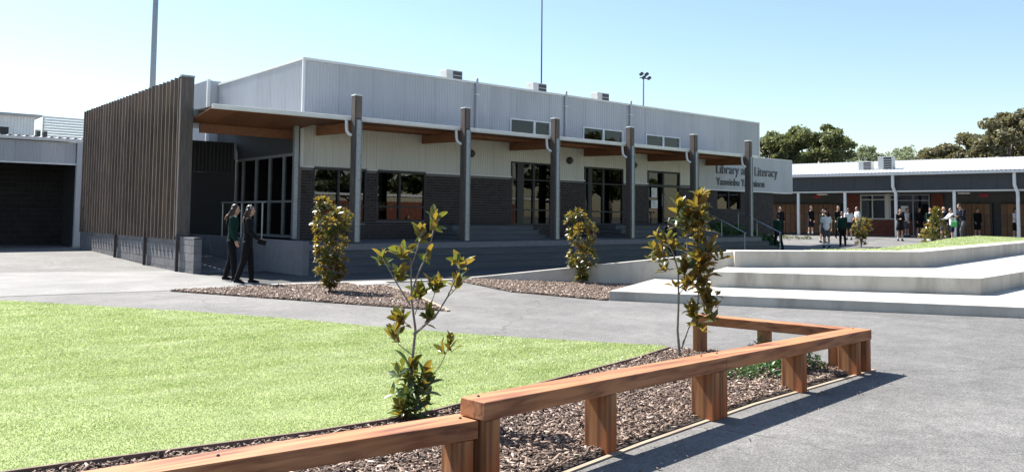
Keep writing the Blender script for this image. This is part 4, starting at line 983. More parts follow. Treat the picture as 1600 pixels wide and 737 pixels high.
for s in (-0.07, 5.8): # bent downpipes in front of the fascia
    MB().tube([P(s, -0.16, 4.0), P(s, -0.16, 3.35), P(s + 0.05, -0.1, 3.15), P(s + 0.12, -0.06, 2.95), P(s + 0.12, -0.06, 0.3)], [0.085] * 5, 10).build('downpipe', 'white_metal', cls, True)
for s in (-5.0, 3.95):
    e = bx('exit_sign', 'red_sign', s, s + 0.42, 1.2, 1.24, 2.76, 2.93)
for s in (-4.3, 3.3): bx('ceiling_light', 'lamp_glass', s - 0.28, s + 0.28, 0.6, 0.9, 2.92, 2.995)
ac_unit(*P(-2.1, 1.9, 4.42)[:2], 4.30, 0.75, 0.5, 0.62, 'small pale air conditioner, left one on the classroom roof', math.atan2(BN.y, BN.x) - math.pi / 2, 'air conditioners on the classroom roof')
ac_unit(*P(-0.95, 1.9, 4.42)[:2], 4.30, 0.80, 0.6, 0.88, 'larger air conditioner with dark fan grille on the classroom roof', math.atan2(BN.y, BN.x) - math.pi / 2, 'air conditioners on the classroom roof')

# ------------------------------------------------------------------ planting
leaf_mat('magnolia_leaf_green', (0.045, 0.085, 0.022), (0.13, 0.10, 0.03), (0.20, 0.22, 0.03), 0.26, 0.3)
def leaf_mesh(name, material, wid=0.36, curl=0.10, fold=0.07, seg=4):
    mb = MB(); vs = []
    for i in range(seg + 1):
        t = i / seg; w = wid / 2 * (math.sin(math.pi * min(1, t * 0.96 + 0.02) ** 1.25) ** 0.8); zc = -curl * t * t * 1.6 + 0.05 * t
        vs += [(t, -w, zc + fold * w / wid * 2), (t, 0, zc), (t, w, zc + fold * w / wid * 2)]
    fs = []
    for i in range(seg):
        a = 3 * i; fs += [(a, a + 3, a + 4, a + 1), (a + 1, a + 4, a + 5, a + 2)]
    mb.add(vs, fs); return mb.mesh(name, material, True)
LEAF = [leaf_mesh('leaf', 'magnolia_leaf', w, c, f) for w, c, f in ((0.40, 0.02, 0.10), (0.46, 0.10, 0.07), (0.38, 0.18, 0.12), (0.42, -0.10, 0.14))]
LEAFG = [leaf_mesh('leaf', 'magnolia_leaf_green', w, c, f) for w, c, f in ((0.36, 0.02, 0.10), (0.42, 0.16, 0.07))]
def basis(d, upv):
    d = Vector(d).normalized(); z = Vector(upv) - d * Vector(upv).dot(d)
    if z.length < 1e-3: z = Vector((1, 0, 0)) - d * d.x
    z.normalize(); y = z.cross(d); return Matrix((d, y, z)).transposed()
def whorl(axis, n, rg, lo=30, hi=85):
    axis = Vector(axis).normalized(); B_ = basis(axis, (0.3, 0.2, 0.1)); out = []; a0 = rg.uniform(0, 6.28)
    for k in range(n):
        az = a0 + k * 2.4 + rg.uniform(-0.3, 0.3); pol = math.radians(lo + (hi - lo) * (k + 0.5) / n + rg.uniform(-8, 8))
        d = B_ @ Vector((math.cos(pol), math.sin(pol) * math.cos(az), math.sin(pol) * math.sin(az))); out.append((d, axis))
    return out
def stems(mb, lines):
    for pts, r0_, r1_ in lines:
        n = len(pts); mb.tube(pts, [r0_ + (r1_ - r0_) * i / (n - 1) for i in range(n)], 7)
def magnolia_leaves(t, tips, rg, size, nleaf, lim=300, green=0.35):
    cnt = 0
    for p, ax in tips:
        for d, a in whorl(ax, nleaf + rg.randrange(-2, 3), rg, rg.uniform(8, 18), rg.uniform(48, 82)):
            if cnt >= lim: return
            m = basis(d, a); s = size * rg.uniform(0.6, 1.2)
            o = bpy.data.objects.new('leaf', LEAFG[rg.randrange(2)] if rg.random() < green else LEAF[rg.randrange(4)]); C.objects.link(o); o.parent = t
            o.matrix_basis = Matrix.Translation(Vector(p) + a * rg.uniform(-0.055, 0.01)) @ (m @ Euler((rg.uniform(-0.7, 0.7), rg.uniform(-0.25, 0.2), rg.uniform(-0.2, 0.2))).to_matrix()).to_4x4() @ Matrix.Scale(s, 4)
            cnt += 1
VR = Vector((0.763, -0.647, 0)); VF = Vector((0.647, 0.763, 0))
def sketch(pts, sc, rg, dj=0.07):
    """points drawn as (right, up, depth-jitter) in the plant's own plane, scaled to metres"""
    return [VR * (a * sc) + Vector((0, 0, b * sc)) + VF * rg.uniform(-dj, dj) for a, b in pts]
def leaf_cloud(pts, axes, size, rg, nper, mat_='magnolia_leaf', wid=0.42):
    """many simple folded leaves joined into one mesh"""
    mb = MB()
    for p, ax in zip(pts, axes):
        for d, a in whorl(ax, nper, rg):
            m = basis(d, a); s = size * rg.uniform(0.7, 1.2); w = s * wid / 2
            q = [m @ Vector(v) + p for v in ((0, 0, 0), (s * 0.5, -w, s * 0.07), (s, 0, -s * 0.08), (s * 0.5, w, s * 0.07), (s * 0.5, 0, 0.0))]
            mb.add(q, [(0, 1, 4), (1, 2, 4), (2, 3, 4), (3, 0, 4)])
    return mb
def plant_sparse():
    rg = random.Random(5); t = thing('magnolia_shrub', 'sparse multi-stemmed young magnolia with golden leaves in front of the lawn', 'shrub', (3.32, 5.04, 0.02), world=False)
    sc = 1 / 208; bx_, by_ = 638, 658
    L = lambda *q: [(a - bx_, by_ - b) for a, b in q]
    lines = [(L((638, 658), (641, 569), (645, 525), (638, 481), (636, 418), (624, 408)), .014, .004), (L((645, 530), (677, 501), (692, 476), (711, 432), (712, 422)), .008, .004),
             (L((639, 470), (648, 440), (658, 418), (667, 390), (674, 355)), .007, .004), (L((638, 485), (616, 452), (603, 430), (590, 415)), .006, .003),
             (L((636, 430), (648, 400), (649, 376)), .005, .003), (L((640, 520), (632, 515), (624, 508)), .004, .003), (L((644, 528), (660, 515), (665, 506)), .004, .003),
             (L((692, 476), (705, 462), (708, 453)), .004, .003), (L((645, 500), (650, 480), (651, 467)), .004, .003), (L((664, 505), (672, 475), (677, 458)), .004, .003),
             (L((640, 640), (660, 610), (685, 575), (698, 545)), .005, .003), (L((640, 560), (622, 545), (614, 530)), .004, .003), (L((616, 452), (619, 440)), .004, .003), (L((655, 425), (665, 411)), .004, .003)]
    mb = MB(); tips = []
    for pts, a, b in lines:
        w = sketch(pts, sc, rg, 0.05); stems(mb, [(w, a, b)]); tips.append((w[-1], (w[-1] - w[-2]).normalized() * 0.6 + Vector((0, 0, 0.5))))
    mb.build('stem', 'grey_bark', t, True)
    for pts, a, b in lines:                       # a few leaves lower down each twig
        w = sketch(pts[-2:], sc, rg, 0.03); m_ = w[0].lerp(w[1], 0.55); tips.append((m_, Vector((rg.uniform(-.8, .8), rg.uniform(-.8, .8), 0.5))))
        m_ = w[0].lerp(w[1], 0.8) + Vector((rg.uniform(-.05, .05), rg.uniform(-.05, .05), rg.uniform(-.02, .03))); tips.append((m_, Vector((rg.uniform(-.6, .6), rg.uniform(-.6, .6), 0.7))))
    magnolia_leaves(t, tips[:14], rg, 0.118, 8, 112); magnolia_leaves(t, tips[14:], rg, 0.112, 4, 112)
    inner, ax = [], []
    for k in range(46):
        a = rg.uniform(0, 6.28); r = rg.uniform(0.0, 0.15); inner.append(Vector((math.cos(a) * r, math.sin(a) * r, rg.uniform(0.02, 0.36)))); ax.append(Vector((math.cos(a) * .6, math.sin(a) * .6, 0.7)))
    tag(leaf_cloud(inner, ax, 0.10, rg, 4).build('foliage', 'magnolia_leaf_green', t, True), kind='stuff')
    base = []
    for k in range(26):
        a = rg.uniform(0, 6.28); r = rg.uniform(0.02, 0.17); z = rg.uniform(0.04, 0.40); base.append((Vector((math.cos(a) * r, math.sin(a) * r, z)), Vector((math.cos(a) * 0.5, math.sin(a) * 0.5, 0.9))))
    magnolia_leaves(t, base, rg, 0.125, 7, 74, 0.6)
plant_sparse()
def plant_bench():
    rg = random.Random(9); t = thing('magnolia_shrub', 'tall thin magnolia with bronze leaf clusters at the bench corner', 'shrub', (7.06, 5.53, 0.02), world=False)
    sc = 1 / 143; bx_, by_ = 1063, 560; L = lambda *q: [(a - bx_, by_ - b) for a, b in q]
    lines = [(L((1063, 560), (1059, 520), (1060, 470), (1062, 430), (1052, 405), (1044, 384)), .016, .006), (L((1064, 545), (1075, 518), (1086, 500), (1092, 470), (1090, 430), (1092, 380), (1092, 320)), .011, .004),
             (L((1060, 470), (1070, 455), (1079, 447)), .006, .004), (L((1062, 430), (1073, 400), (1073, 355)), .008, .004), (L((1073, 380), (1063, 350), (1060, 333)), .006, .004),
             (L((1052, 405), (1040, 405), (1030, 402)), .005, .004), (L((1091, 400), (1103, 398), (1110, 394)), .005, .003), (L((1091, 440), (1097, 430), (1099, 424)), .005, .003),
             (L((1092, 470), (1099, 462), (1100, 457)), .005, .003), (L((1089, 490), (1099, 482), (1104, 476)), .004, .003), (L((1091, 385), (1097, 378)), .004, .003), (L((1091, 360), (1095, 348)), .004, .003),
             (L((1064, 550), (1070, 535), (1073, 528)), .004, .003), (L((1062, 430), (1074, 424)), .004, .003), (L((1091, 410), (1095, 406)), .004, .003), (L((1086, 500), (1082, 492)), .004, .003), (L((1073, 360), (1080, 345)), .004, .003)]
    mb = MB(); tips = []
    for pts, a, b in lines:
        w = sketch(pts, sc, rg, 0.07); stems(mb, [(w, a, b)]); d = (w[-1] - w[-2]).normalized(); small = pts[-1][1] < 60
        if not small: tips += [(w[-1], d * 0.5 + Vector((0, 0, 0.6))), (w[-1] - d * 0.05 + Vector((rg.uniform(-.04, .04), rg.uniform(-.04, .04), -0.03)), d * 0.3 + Vector((rg.uniform(-.4, .4), rg.uniform(-.4, .4), 0.6)))]
    mb.build('stem', 'grey_bark', t, True)
    magnolia_leaves(t, tips, rg, 0.165, 9, 298, 0.3)
    inner, ax = [], []
    for p, a in tips:
        for _ in range(3): inner.append(p + Vector((rg.uniform(-.10, .10), rg.uniform(-.10, .10), rg.uniform(-.17, .05)))); ax.append(Vector((rg.uniform(-.7, .7), rg.uniform(-.7, .7), 0.7)))
    tag(leaf_cloud(inner, ax, 0.13, rg, 4).build('foliage', 'magnolia_leaf', t, True), kind='stuff')
plant_bench()
def bushy(label, x, y, h, prof, size, n, nper, seed, z=0.0, stem=0.02):
    rg = random.Random(seed); t = thing('magnolia_shrub', label, 'shrub', (x, y, z), world=False)
    pts, axes = [], []
    while len(pts) < n:
        u = rg.uniform(0.06, 1.0); zz = u * h; r = np.interp(u, [p[0] for p in prof], [p[1] for p in prof]); off = np.interp(u, [p[0] for p in prof], [p[2] for p in prof])
        a = rg.uniform(0, 6.28); rr = r * math.sqrt(rg.uniform(0.15, 1))
        if math.sin(a * 3 + zz * 9 + seed) + math.sin(zz * 14 + a + seed * 2) < -1.0: continue     # gaps between clumps
        p = VR * (off + rr * math.cos(a)) + VF * (rr * math.sin(a)) + Vector((0, 0, zz)); pts.append(p)
        axes.append((VR * math.cos(a) + VF * math.sin(a)) * 0.6 + Vector((0, 0, 0.7)))
    mb = MB()
    for k in range(5):
        tp = pts[rg.randrange(len(pts))] * 1.0; tp.z = max(tp.z, h * 0.6); stems(mb, [([Vector((0, 0, 0)), Vector((tp.x * 0.3, tp.y * 0.3, tp.z * 0.4)), tp], stem, 0.006)])
    mb.build('stem', 'bark', t, True)
    tag(leaf_cloud(pts, axes, size, rg, nper).build('foliage', 'magnolia_leaf', t, True), kind='stuff')
bushy('dense columnar magnolia shrub in the mulch near the two girls', 7.45, 14.09, 1.78, [(0, .06, 0), (0.08, .10, 0), (0.2, .27, 0), (0.4, .28, 0.02), (0.6, .36, 0), (0.75, .40, .0), (0.86, .34, .05), (0.9, .17, -.13), (1, .07, -.17)], 0.115, 230, 9, 3)
bushy('young magnolia shrub in the mulch before the sloping concrete wall', 13.03, 12.9, 1.62, [(0, .05, .05), (0.1, .16, .02), (0.25, .32, 0), (0.4, .33, 0), (0.52, .20, .0), (0.65, .38, .0), (0.8, .36, -.03), (0.9, .25, -.12), (1, .1, -.16)], 0.125, 150, 8, 17)
bushy('small pale magnolia shrub among the students beside the raised lawn', 35.09, 17.52, 1.25, [(0, .1, 0), (0.15, .3, 0), (0.35, .2, 0), (0.6, .4, 0), (0.85, .4, .1), (1, .25, .1)], 0.15, 80, 8, 23, gz(35.09, 17.52))
bushy('broad bushy magnolia shrub before the boys near the right post', 37.57, 15.41, 1.62, [(0, .5, 0), (0.2, .62, -.05), (0.45, .5, 0), (0.65, .32, .05), (0.85, .18, .08), (1, .08, .1)], 0.15, 150, 8, 29, gz(37.57, 15.41))
def ground_cover(label, x, y, spots, size, mat_, seed, z=0.0, name='ground_shrub'):
    rg = random.Random(seed); t = thing(name, label, 'shrub', (x, y, z), world=False); pts, axes = [], []
    for cx, cy, r, h, n in spots:
        for _ in range(n):
            a = rg.uniform(0, 6.28); rr = r * math.sqrt(rg.random()); hh = h * (1 - (rr / r) ** 2 * 0.7) * rg.uniform(0.25, 1)
            pts.append(Vector((cx + rr * math.cos(a), cy + rr * math.sin(a), hh))); axes.append(Vector((math.cos(a) * 0.5, math.sin(a) * 0.5, 0.8)))
    mb = MB()
    for p in pts[::12]: stems(mb, [([Vector((p.x * 0.5, p.y * 0.5, 0)), p], 0.005, 0.003)])
    mb.build('stem', 'bark', t); tag(leaf_cloud(pts, axes, size, rg, 6, wid=0.5).build('foliage', mat_, t, True), kind='stuff')
ground_cover('low leafy green shrub under the bench rail', 6.95, 4.42, [(-0.35, 0.12, 0.22, 0.17, 110), (0.0, -0.05, 0.24, 0.2, 130), (0.55, -0.02, 0.24, 0.30, 150), (0.4, 0.3, 0.2, 0.3, 90)], 0.034, 'shrub_leaf', 31)
ground_cover('dark low planting beside the library stair below the lettered sign', 28.6, 20.2, [(-0.2, 0, 0.7, 0.55, 160), (1.0, 0.1, 0.6, 0.45, 120)], 0.14, 'shrub_leaf', 32, 0.76)
ground_cover('dark strappy planting at the far corner of the library', 31.9, 20.75, [(0, 0, 0.55, 0.8, 160), (1.1, 0.1, 0.5, 0.7, 120)], 0.16, 'shrub_leaf', 33, 0.1)
ground_cover('small low weeds on the paving near the lockers', 38.2, 22.8, [(0, 0, 0.45, 0.25, 40), (0.9, -0.4, 0.3, 0.2, 25)], 0.09, 'magnolia_leaf_green', 34, gz(38, 22.8))

def tree(label, x, y, h, rx, rz_, cz, leafmat, nclump, nleaf, lsize, seed, trunk=0.3, lean=0.0, sparse=0.0, group='trees beyond the buildings', name='tree', z0=0.0):
    rs = np.random.RandomState(seed); rg = random.Random(seed); t = thing(name, label, 'tree', (x, y, z0), group, world=False)
    cl = []
    while len(cl) < nclump:
        p = rs.normal(0, 1, 3); p /= np.linalg.norm(p); p *= rs.uniform(0.35, 1.0) ** 0.6
        if p[2] < -0.75: continue
        cl.append((p[0] * rx + lean * p[2], p[1] * rx, cz + p[2] * rz_))
    cl = np.array(cl); mb = MB(); forks = []
    top = Vector((lean * 0.2, 0, cz)); mb.tube([(0, 0, 0), (0.1, 0.05, cz * 0.35), Vector((lean * 0.1, 0, cz * 0.65)), top], [trunk, trunk * 0.8, trunk * 0.65, trunk * 0.4], 9)
    for k in range(min(26, nclump)):
        c = Vector(cl[k]); s = Vector((0, 0, cz * rg.uniform(0.4, 0.8))); m = s.lerp(c, 0.5) + Vector((0, 0, rg.uniform(-0.05, 0.1) * h)); mb.tube([s, m, c], [trunk * 0.4, trunk * 0.22, trunk * 0.07], 6)
    mb.build('trunk', 'bark', t, True)
    per = nleaf // nclump; cr_ = rs.uniform(0.5, 1.0, nclump) * rx * (0.23 + sparse * 0.13)
    n = per * nclump; d = rs.normal(0, 1, (n, 3)); d /= np.linalg.norm(d, axis=1)[:, None]; d *= (rs.uniform(0, 1, n) ** 0.4)[:, None]; d[:, 2] *= 0.62
    c = np.repeat(cl, per, 0) + d * np.repeat(cr_, per)[:, None]
    a = rs.normal(0, 1, (n, 3)); a /= np.linalg.norm(a, axis=1)[:, None]; b = np.cross(a, rs.normal(0, 1, (n, 3))); b /= np.linalg.norm(b, axis=1)[:, None]
    s = (lsize * rs.uniform(0.6, 1.3, n))[:, None]
    V = np.stack([c - a * s, c - b * s * 0.45, c + a * s, c + b * s * 0.45], 1).reshape(-1, 3); F = np.arange(n * 4).reshape(-1, 4)
    tag(put('crown', np_mesh('crown', V, F, leafmat), t), kind='stuff')
tree('large rounded green gum tree behind the library sign', 69.6, 39.2, 10.5, 4.0, 3.1, 7.1, 'tree_leaf_green', 100, 21000, 0.19, 3, 0.45)
tree('part of a green tree crown hidden behind the library end', 66.5, 42.3, 10, 3.2, 2.8, 6.9, 'tree_leaf_green', 70, 12000, 0.19, 4, 0.4)
tree('thin sparse pale tree right of the air conditioners', 86.5, 38.4, 10, 2.6, 1.7, 7.4, 'tree_leaf_pale', 60, 4200, 0.15, 5, 0.16, sparse=1.3)
tree('small airy pale tree behind the air conditioners', 83.6, 41.0, 9.6, 1.8, 1.4, 7.6, 'tree_leaf_pale', 40, 2600, 0.15, 6, 0.14, sparse=1.2)
tree('tall olive gum tree at the right edge above the classroom roof', 66.2, 21.9, 11, 3.0, 2.9, 6.8, 'tree_leaf_olive', 110, 32000, 0.17, 7, 0.4, sparse=0.5)
tree('lower olive tree left of the tall gum at the right edge', 66.2, 25.6, 8, 2.8, 1.9, 5.5, 'tree_leaf_olive', 70, 20000, 0.17, 8, 0.3, sparse=0.5)
tree('dense dark tree cut by the right edge of the picture', 68.2, 19.6, 9, 3.2, 2.6, 6.0, 'tree_leaf_olive', 80, 24000, 0.17, 9, 0.35, sparse=0.5)
tree('small low bush top just above the classroom roof line', 69.5, 29.5, 7, 2.2, 0.9, 5.5, 'tree_leaf_olive', 40, 9000, 0.16, 10, 0.25, sparse=0.5)
# unseen trees and walkway added behind the camera to replace sky in window reflections
for i, (x, y, h, r) in enumerate(((14, -20, 9, 4.2), (24, -24, 11, 5), (36, -21, 9, 4.4), (47, -25, 12, 5.4), (58, -18, 10, 4.6), (5, -24, 10, 4.6), (71, -23, 12, 6), (86, -17, 11, 6), (103, -24, 13, 7))):
    tree(['leafy unseen tree added for the left library windows to mirror', 'tall unseen tree added for the second library window to mirror', 'rounded unseen tree added for the third library window to mirror', 'tallest unseen tree added for the fourth library window to mirror', 'unseen tree added for the library entry door to mirror', 'unseen tree added for the glazed end wall to mirror', 'broad unseen tree added for the window under the sign to mirror', 'second broad unseen tree added for the window under the sign to mirror', 'farthest unseen tree added for the window under the sign to mirror'][i], x, y, h, r, h * 0.34, h * 0.6, 'tree_leaf_green', 40, 7000, 0.42, 40 + i, 0.3, group='unseen trees added for the library window reflections')
cw = thing('added_walkway', 'white roofed unseen walkway added for the library windows to mirror', 'walkway', (30, -12, 0))
MB().prism([(10, -13.5), (52, -13.5), (52, -10.5), (10, -10.5)], 2.9, 3.05).build('roof', 'white_metal', cw)
for x in (11, 18, 25, 32, 39, 46, 51): MB().tube([(x, -10.8, 0), (x, -10.8, 2.9)], 0.06, 8).build('post', 'white_metal', cw)
MB().box(10, 52, -17, -16.8, 0, 2.6).build('wall', 'red_brick', cw)

# ------------------------------------------------------------------ people
def remesh(o, vox, sm=3):
    r = o.modifiers.new('skin', 'REMESH'); r.mode = 'VOXEL'; r.voxel_size = vox; r.use_smooth_shade = True
    if sm: m = o.modifiers.new('relax', 'SMOOTH'); m.factor = 0.5; m.iterations = sm
    return o
def ring(c, ax, ay, up_, n=14):
    """ellipse in the plane across up_ (leaning in x)"""
    fx = Vector((up_.z, 0, -up_.x)).normalized(); return [Vector(c) + fx * (ax * math.cos(2 * math.pi * k / n)) + Vector((0, 1, 0)) * (ay * math.sin(2 * math.pi * k / n)) for k in range(n)]
def person(label, x, y, heading, h=1.65, top='cloth_black', sleeve='long', bottom='cloth_black', low='trousers', hair='hair_dark', style='short', lean=3, legs=((14, 8), (-12, 10)),
           arms=((-8, 8, 15), (12, 8, 20)), headp=0, near=False, group='students by the classrooms', extra=None, z=None, seed=0, slim=1.0):
    D = math.radians; s = h / 1.70; vox = (0.0075 if near else 0.016)
    t = thing('person', label, 'person', (x, y, gz(x, y) if z is None else z), group, D(heading), world=False)
    tv = Vector((math.sin(D(lean)), 0, math.cos(D(lean)))); pel = Vector((0, 0, 0.93)); J = {}
    for k, sg_ in ((0, 1), (1, -1)):
        p, kn = legs[k]; hip = Vector((0, 0.088 * sg_, 0.90)); knee = hip + Vector((math.sin(D(p)), 0.01 * sg_, -math.cos(D(p)))) * 0.425
        ank = knee + Vector((math.sin(D(p - kn)), 0, -math.cos(D(p - kn)))) * 0.40; fa = D(min(0, p - kn) * 0.9); toe = ank + Vector((math.cos(fa) * 0.15, 0.02 * sg_, -0.055 + math.sin(fa) * 0.15)); J['leg', k] = (hip, knee, ank, toe)
        a, ab, e = arms[k]; sh = pel + tv * 0.475 + Vector((0, 0.172 * sg_ * slim, 0)); inn = -0.25 * max(0, e - 40) / 60
        ud = Vector((math.sin(D(a)), math.sin(D(ab)) * sg_, -math.cos(D(a)))).normalized(); el = sh + ud * 0.275
        fd = Vector((math.sin(D(a + e)), (math.sin(D(ab)) * 0.6 + inn) * sg_, -math.cos(D(a + e)))).normalized(); wr = el + fd * 0.235; J['arm', k] = (sh, el, wr, fd)
    dz = -min(J['leg', k][2].z - 0.085 for k in (0, 1)); dz = max(dz, -min(J['leg', k][3].z - 0.028 for k in (0, 1)))
    off = Vector((0, 0, dz)); pel = pel + off
    for key in list(J): J[key] = tuple(v + off if i < 3 or key[0] == 'leg' else v for i, v in enumerate(J[key]))
    S = lambda v: Vector(v) * s
    nk = pel + tv * 0.53; hv = Vector((math.sin(D(lean + headp)), 0, math.cos(D(lean + headp)))); hx = Vector((hv.z, 0, -hv.x)); hc = nk + hv * 0.145 + hx * 0.02
    rot = Matrix((hx, Vector((0, 1, 0)), hv)).transposed()
    prof = [(-0.13, .085, .125), (-0.05, .105, .150), (0.05, .095, .140), (0.15, .088, .128), (0.27, .10, .142), (0.38, .105, .158), (0.46, .09, .160), (0.50, .07, .125), (0.54, .05, .06)]
    def torso(mb, gr, lo, hi, sc_=1.0):
        rs_ = [ring(S(pel + tv * d), (a + gr) * s * sc_, (b + gr) * s * slim * sc_, tv) for d, a, b in prof if lo <= d <= hi]; mb.loft(rs_)
    # skin: one continuous body
    mb = MB(); torso(mb, -0.012, -1, 1); mb.tube([S(nk - tv * 0.04), S(hc - hv * 0.05)], [0.052 * s, 0.047 * s], 10)
    mb.ell(S(hc + hv * 0.012 - hx * 0.008), (0.092 * s, 0.074 * s, 0.105 * s), rot); mb.ell(S(hc - hv * 0.055 + hx * 0.028), (0.058 * s, 0.052 * s, 0.062 * s), rot)
    mb.tube([S(hc + hx * 0.083 + hv * 0.01), S(hc + hx * 0.104 - hv * 0.022)], [0.010 * s, 0.015 * s], 6)
    for sg_ in (1, -1): mb.ell(S(hc + Vector((0, 0.074 * sg_, 0)) - hx * 0.005 - hv * 0.01), (0.018 * s, 0.010 * s, 0.03 * s), rot, 8, 6)
    for k in (0, 1):
        sg_ = 1 if k == 0 else -1; sh, el, wr, fd = J['arm', k]; hip, knee, ank, toe = J['leg', k]
        mb.tube([S(sh), S(sh.lerp(el, 0.5)), S(el), S(el.lerp(wr, 0.35)), S(wr)], [0.048 * s, 0.044 * s, 0.036 * s, 0.038 * s, 0.026 * s], 10)
        mb.tube([S(hip), S(hip.lerp(knee, 0.4)), S(knee), S(knee.lerp(ank, 0.3)), S(ank)], [0.08 * s, 0.075 * s, 0.052 * s, 0.054 * s, 0.035 * s], 10)
        mb.tube([S(ank + Vector((-0.03, 0, -0.04))), S(toe)], [0.036 * s, 0.028 * s], 8)
        # hand: palm, four unequal bent fingers and a thumb off the side of the palm
        side = fd.cross(Vector((0, 1, 0))); side = side.normalized() if side.length > 0.1 else Vector((1, 0, 0)); pn = Vector((0, -sg_, 0)); pc = wr + fd * 0.05
        mb.tube([S(wr), S(pc), S(wr + fd * 0.085)], [0.024 * s, 0.034 * s, 0.030 * s], 8, (tuple(pn), 0.5))
        fr_ = 0.0095 if near else 0.011
        for q, (ofs, ln) in enumerate(((0.028, 0.068), (0.010, 0.078), (-0.009, 0.073), (-0.027, 0.056))):
            a0 = wr + fd * 0.085 + side * ofs; a1 = a0 + fd * (ln * 0.5) + pn * (0.012); a2 = a1 + fd * (ln * 0.42) + pn * (0.028); mb.tube([S(a0), S(a1), S(a2)], [fr_ * s, fr_ * 0.95 * s, fr_ * 0.75 * s], 6)
        th0 = wr + fd * 0.03 + side * 0.028; mb.tube([S(th0), S(th0 + side * 0.024 + fd * 0.026 + pn * 0.01), S(th0 + side * 0.03 + fd * 0.058 + pn * 0.022)], [0.012 * s, 0.0105 * s, 0.008 * s], 6)
    remesh(mb.build('body', 'skin', t, True), vox)
    for sg_ in (1, -1):
        MB().ell(S(hc + hx * 0.080 + Vector((0, 0.030 * sg_, 0)) + hv * 0.015), (0.007 * s, 0.012 * s, 0.008 * s), rot, 8, 6).build('eye', 'eye', t, True)
    MB().ell(S(hc + hx * 0.082 - hv * 0.062), (0.006 * s, 0.022 * s, 0.007 * s), rot, 8, 6).build('mouth', 'lip', t, True)
    # top
    mb = MB(); torso(mb, 0.014 if sleeve == 'long' else 0.020, -0.14, 0.52)
    for k in (0, 1):
        sh, el, wr, fd = J['arm', k]; g = 0.015 if sleeve == 'long' else 0.022
        if sleeve == 'long': mb.tube([S(sh), S(sh.lerp(el, .5)), S(el), S(el.lerp(wr, .5)), S(el.lerp(wr, .93))], [(.052 + g) * s, (.046 + g) * s, (.040 + g) * s, (.038 + g) * s, (.027 + g) * s], 10)
        else: mb.tube([S(sh), S(sh.lerp(el, .5)), S(sh.lerp(el, .78))], [(.05 + g) * s, (.046 + g) * s, (.046 + g) * s], 10)
    remesh(mb.build({'cloth_white': 'shirt'}.get(top, 'jumper'), top, t, True), vox * 1.15)
    if sleeve == 'long': # collar
        mb = MB(); mb.loft([ring(S(nk - tv * 0.045), .066 * s, .076 * s, tv), ring(S(nk + tv * 0.012), .058 * s, .062 * s, tv)], False); o = mb.build('collar', 'cloth_white' if top in ('cloth_navy', 'cloth_green') else top, t, True)
        so = o.modifiers.new('thick', 'SOLIDIFY'); so.thickness = 0.008
    # lower garment
    mb = MB()
    if low == 'skirt':
        n = 20; rs_ = []
        for d, a, b in ((0.09, .105, .142), (0.0, .12, .168), (-0.16, .150, .195), (-0.36, .175, .215)):
            r = ring(S(pel + Vector((0, 0, d))), a * s, b * s * slim, Vector((0, 0, 1)), n); rs_.append([p * (1 + (0.03 if (i % 2 and d < -0.1) else 0)) if False else p for i, p in enumerate(r)])
        mb.loft(rs_); mb.build('skirt', bottom, t, True)
    else:
        torso(mb, 0.012, -0.14, 0.10)
        for k in (0, 1):
            hip, knee, ank, toe = J['leg', k]
            if low == 'shorts': mb.tube([S(hip), S(hip.lerp(knee, .5)), S(hip.lerp(knee, .88))], [.098 * s, .096 * s, .088 * s], 10)
            else: mb.tube([S(hip), S(hip.lerp(knee, .5)), S(knee), S(knee.lerp(ank, .5)), S(knee.lerp(ank, .98))], [.098 * s, .090 * s, .070 * s, .066 * s, .058 * s], 10)
        remesh(mb.build(low, bottom, t, True), vox * 1.15)
    for k in (0, 1):
        hip, knee, ank, toe = J['leg', k]; d = (toe - ank); d.z *= 0.2; d.normalize(); b = ank + Vector((0, 0, -0.045)); q = b + d * 0.19; zz = 0.0
        sh_ = MB().tube([S(b - d * 0.045), S(b + d * 0.06), S(q - d * 0.04 + Vector((0, 0, -0.012)))], [.042 * s, .043 * s, .034 * s], 10); sh_.tube([S(ank + Vector((0, 0, 0.02))), S(b)], [.042 * s, .042 * s], 8)
        o = remesh(sh_.build('shoe', 'cloth_black', t, True), 0.012, 2)
        if low in ('shorts', 'skirt'): MB().tube([S(ank.lerp(knee, 0.02)), S(ank.lerp(knee, 0.28))], [.040 * s, .047 * s], 9).build('sock', 'cloth_white', t, True)
        if near: MB().tube([S(b - d * 0.06 + Vector((0, 0, -0.034))), S(q + d * 0.0 + Vector((0, 0, -0.036)))], [.040 * s, .034 * s], 10, ((0, 0, 1), 0.28)).build('sole', 'shoe_sole', o, True)
    # hair
    mb = MB(); mb.ell(S(hc + hv * 0.032 - hx * 0.024), (0.090 * s, 0.083 * s, 0.100 * s), rot); mb.ell(S(hc - hv * 0.01 - hx * 0.050), (0.064 * s, 0.078 * s, 0.085 * s), rot)
    rgp = random.Random(seed); back = -hx * 0.075
    if style in ('long', 'blown'):
        w = -0.07 if style == 'blown' else -0.01
        for k in range(9):
            yy = (k - 4) * 0.020; e = hc + back + Vector((w * rgp.uniform(0.75, 1.15) - 0.04, yy * 1.7, -0.29 + rgp.uniform(-0.06, 0.05)))
            mb.tube([S(hc + back * 0.8 + Vector((0, yy, 0.0))), S((hc + back).lerp(e, 0.45) + Vector((-0.02, 0, 0))), S(e)], [.035 * s, .032 * s, .012 * s], 7)
        for sg_ in (1, -1): mb.tube([S(hc + Vector((0, .07 * sg_, 0.03)) + hx * 0.0), S(hc + Vector((-0.03, .078 * sg_, -0.08))), S(hc + back + Vector((w * 0.7, .07 * sg_, -0.2)))], [.026 * s, .026 * s, .012 * s], 7)
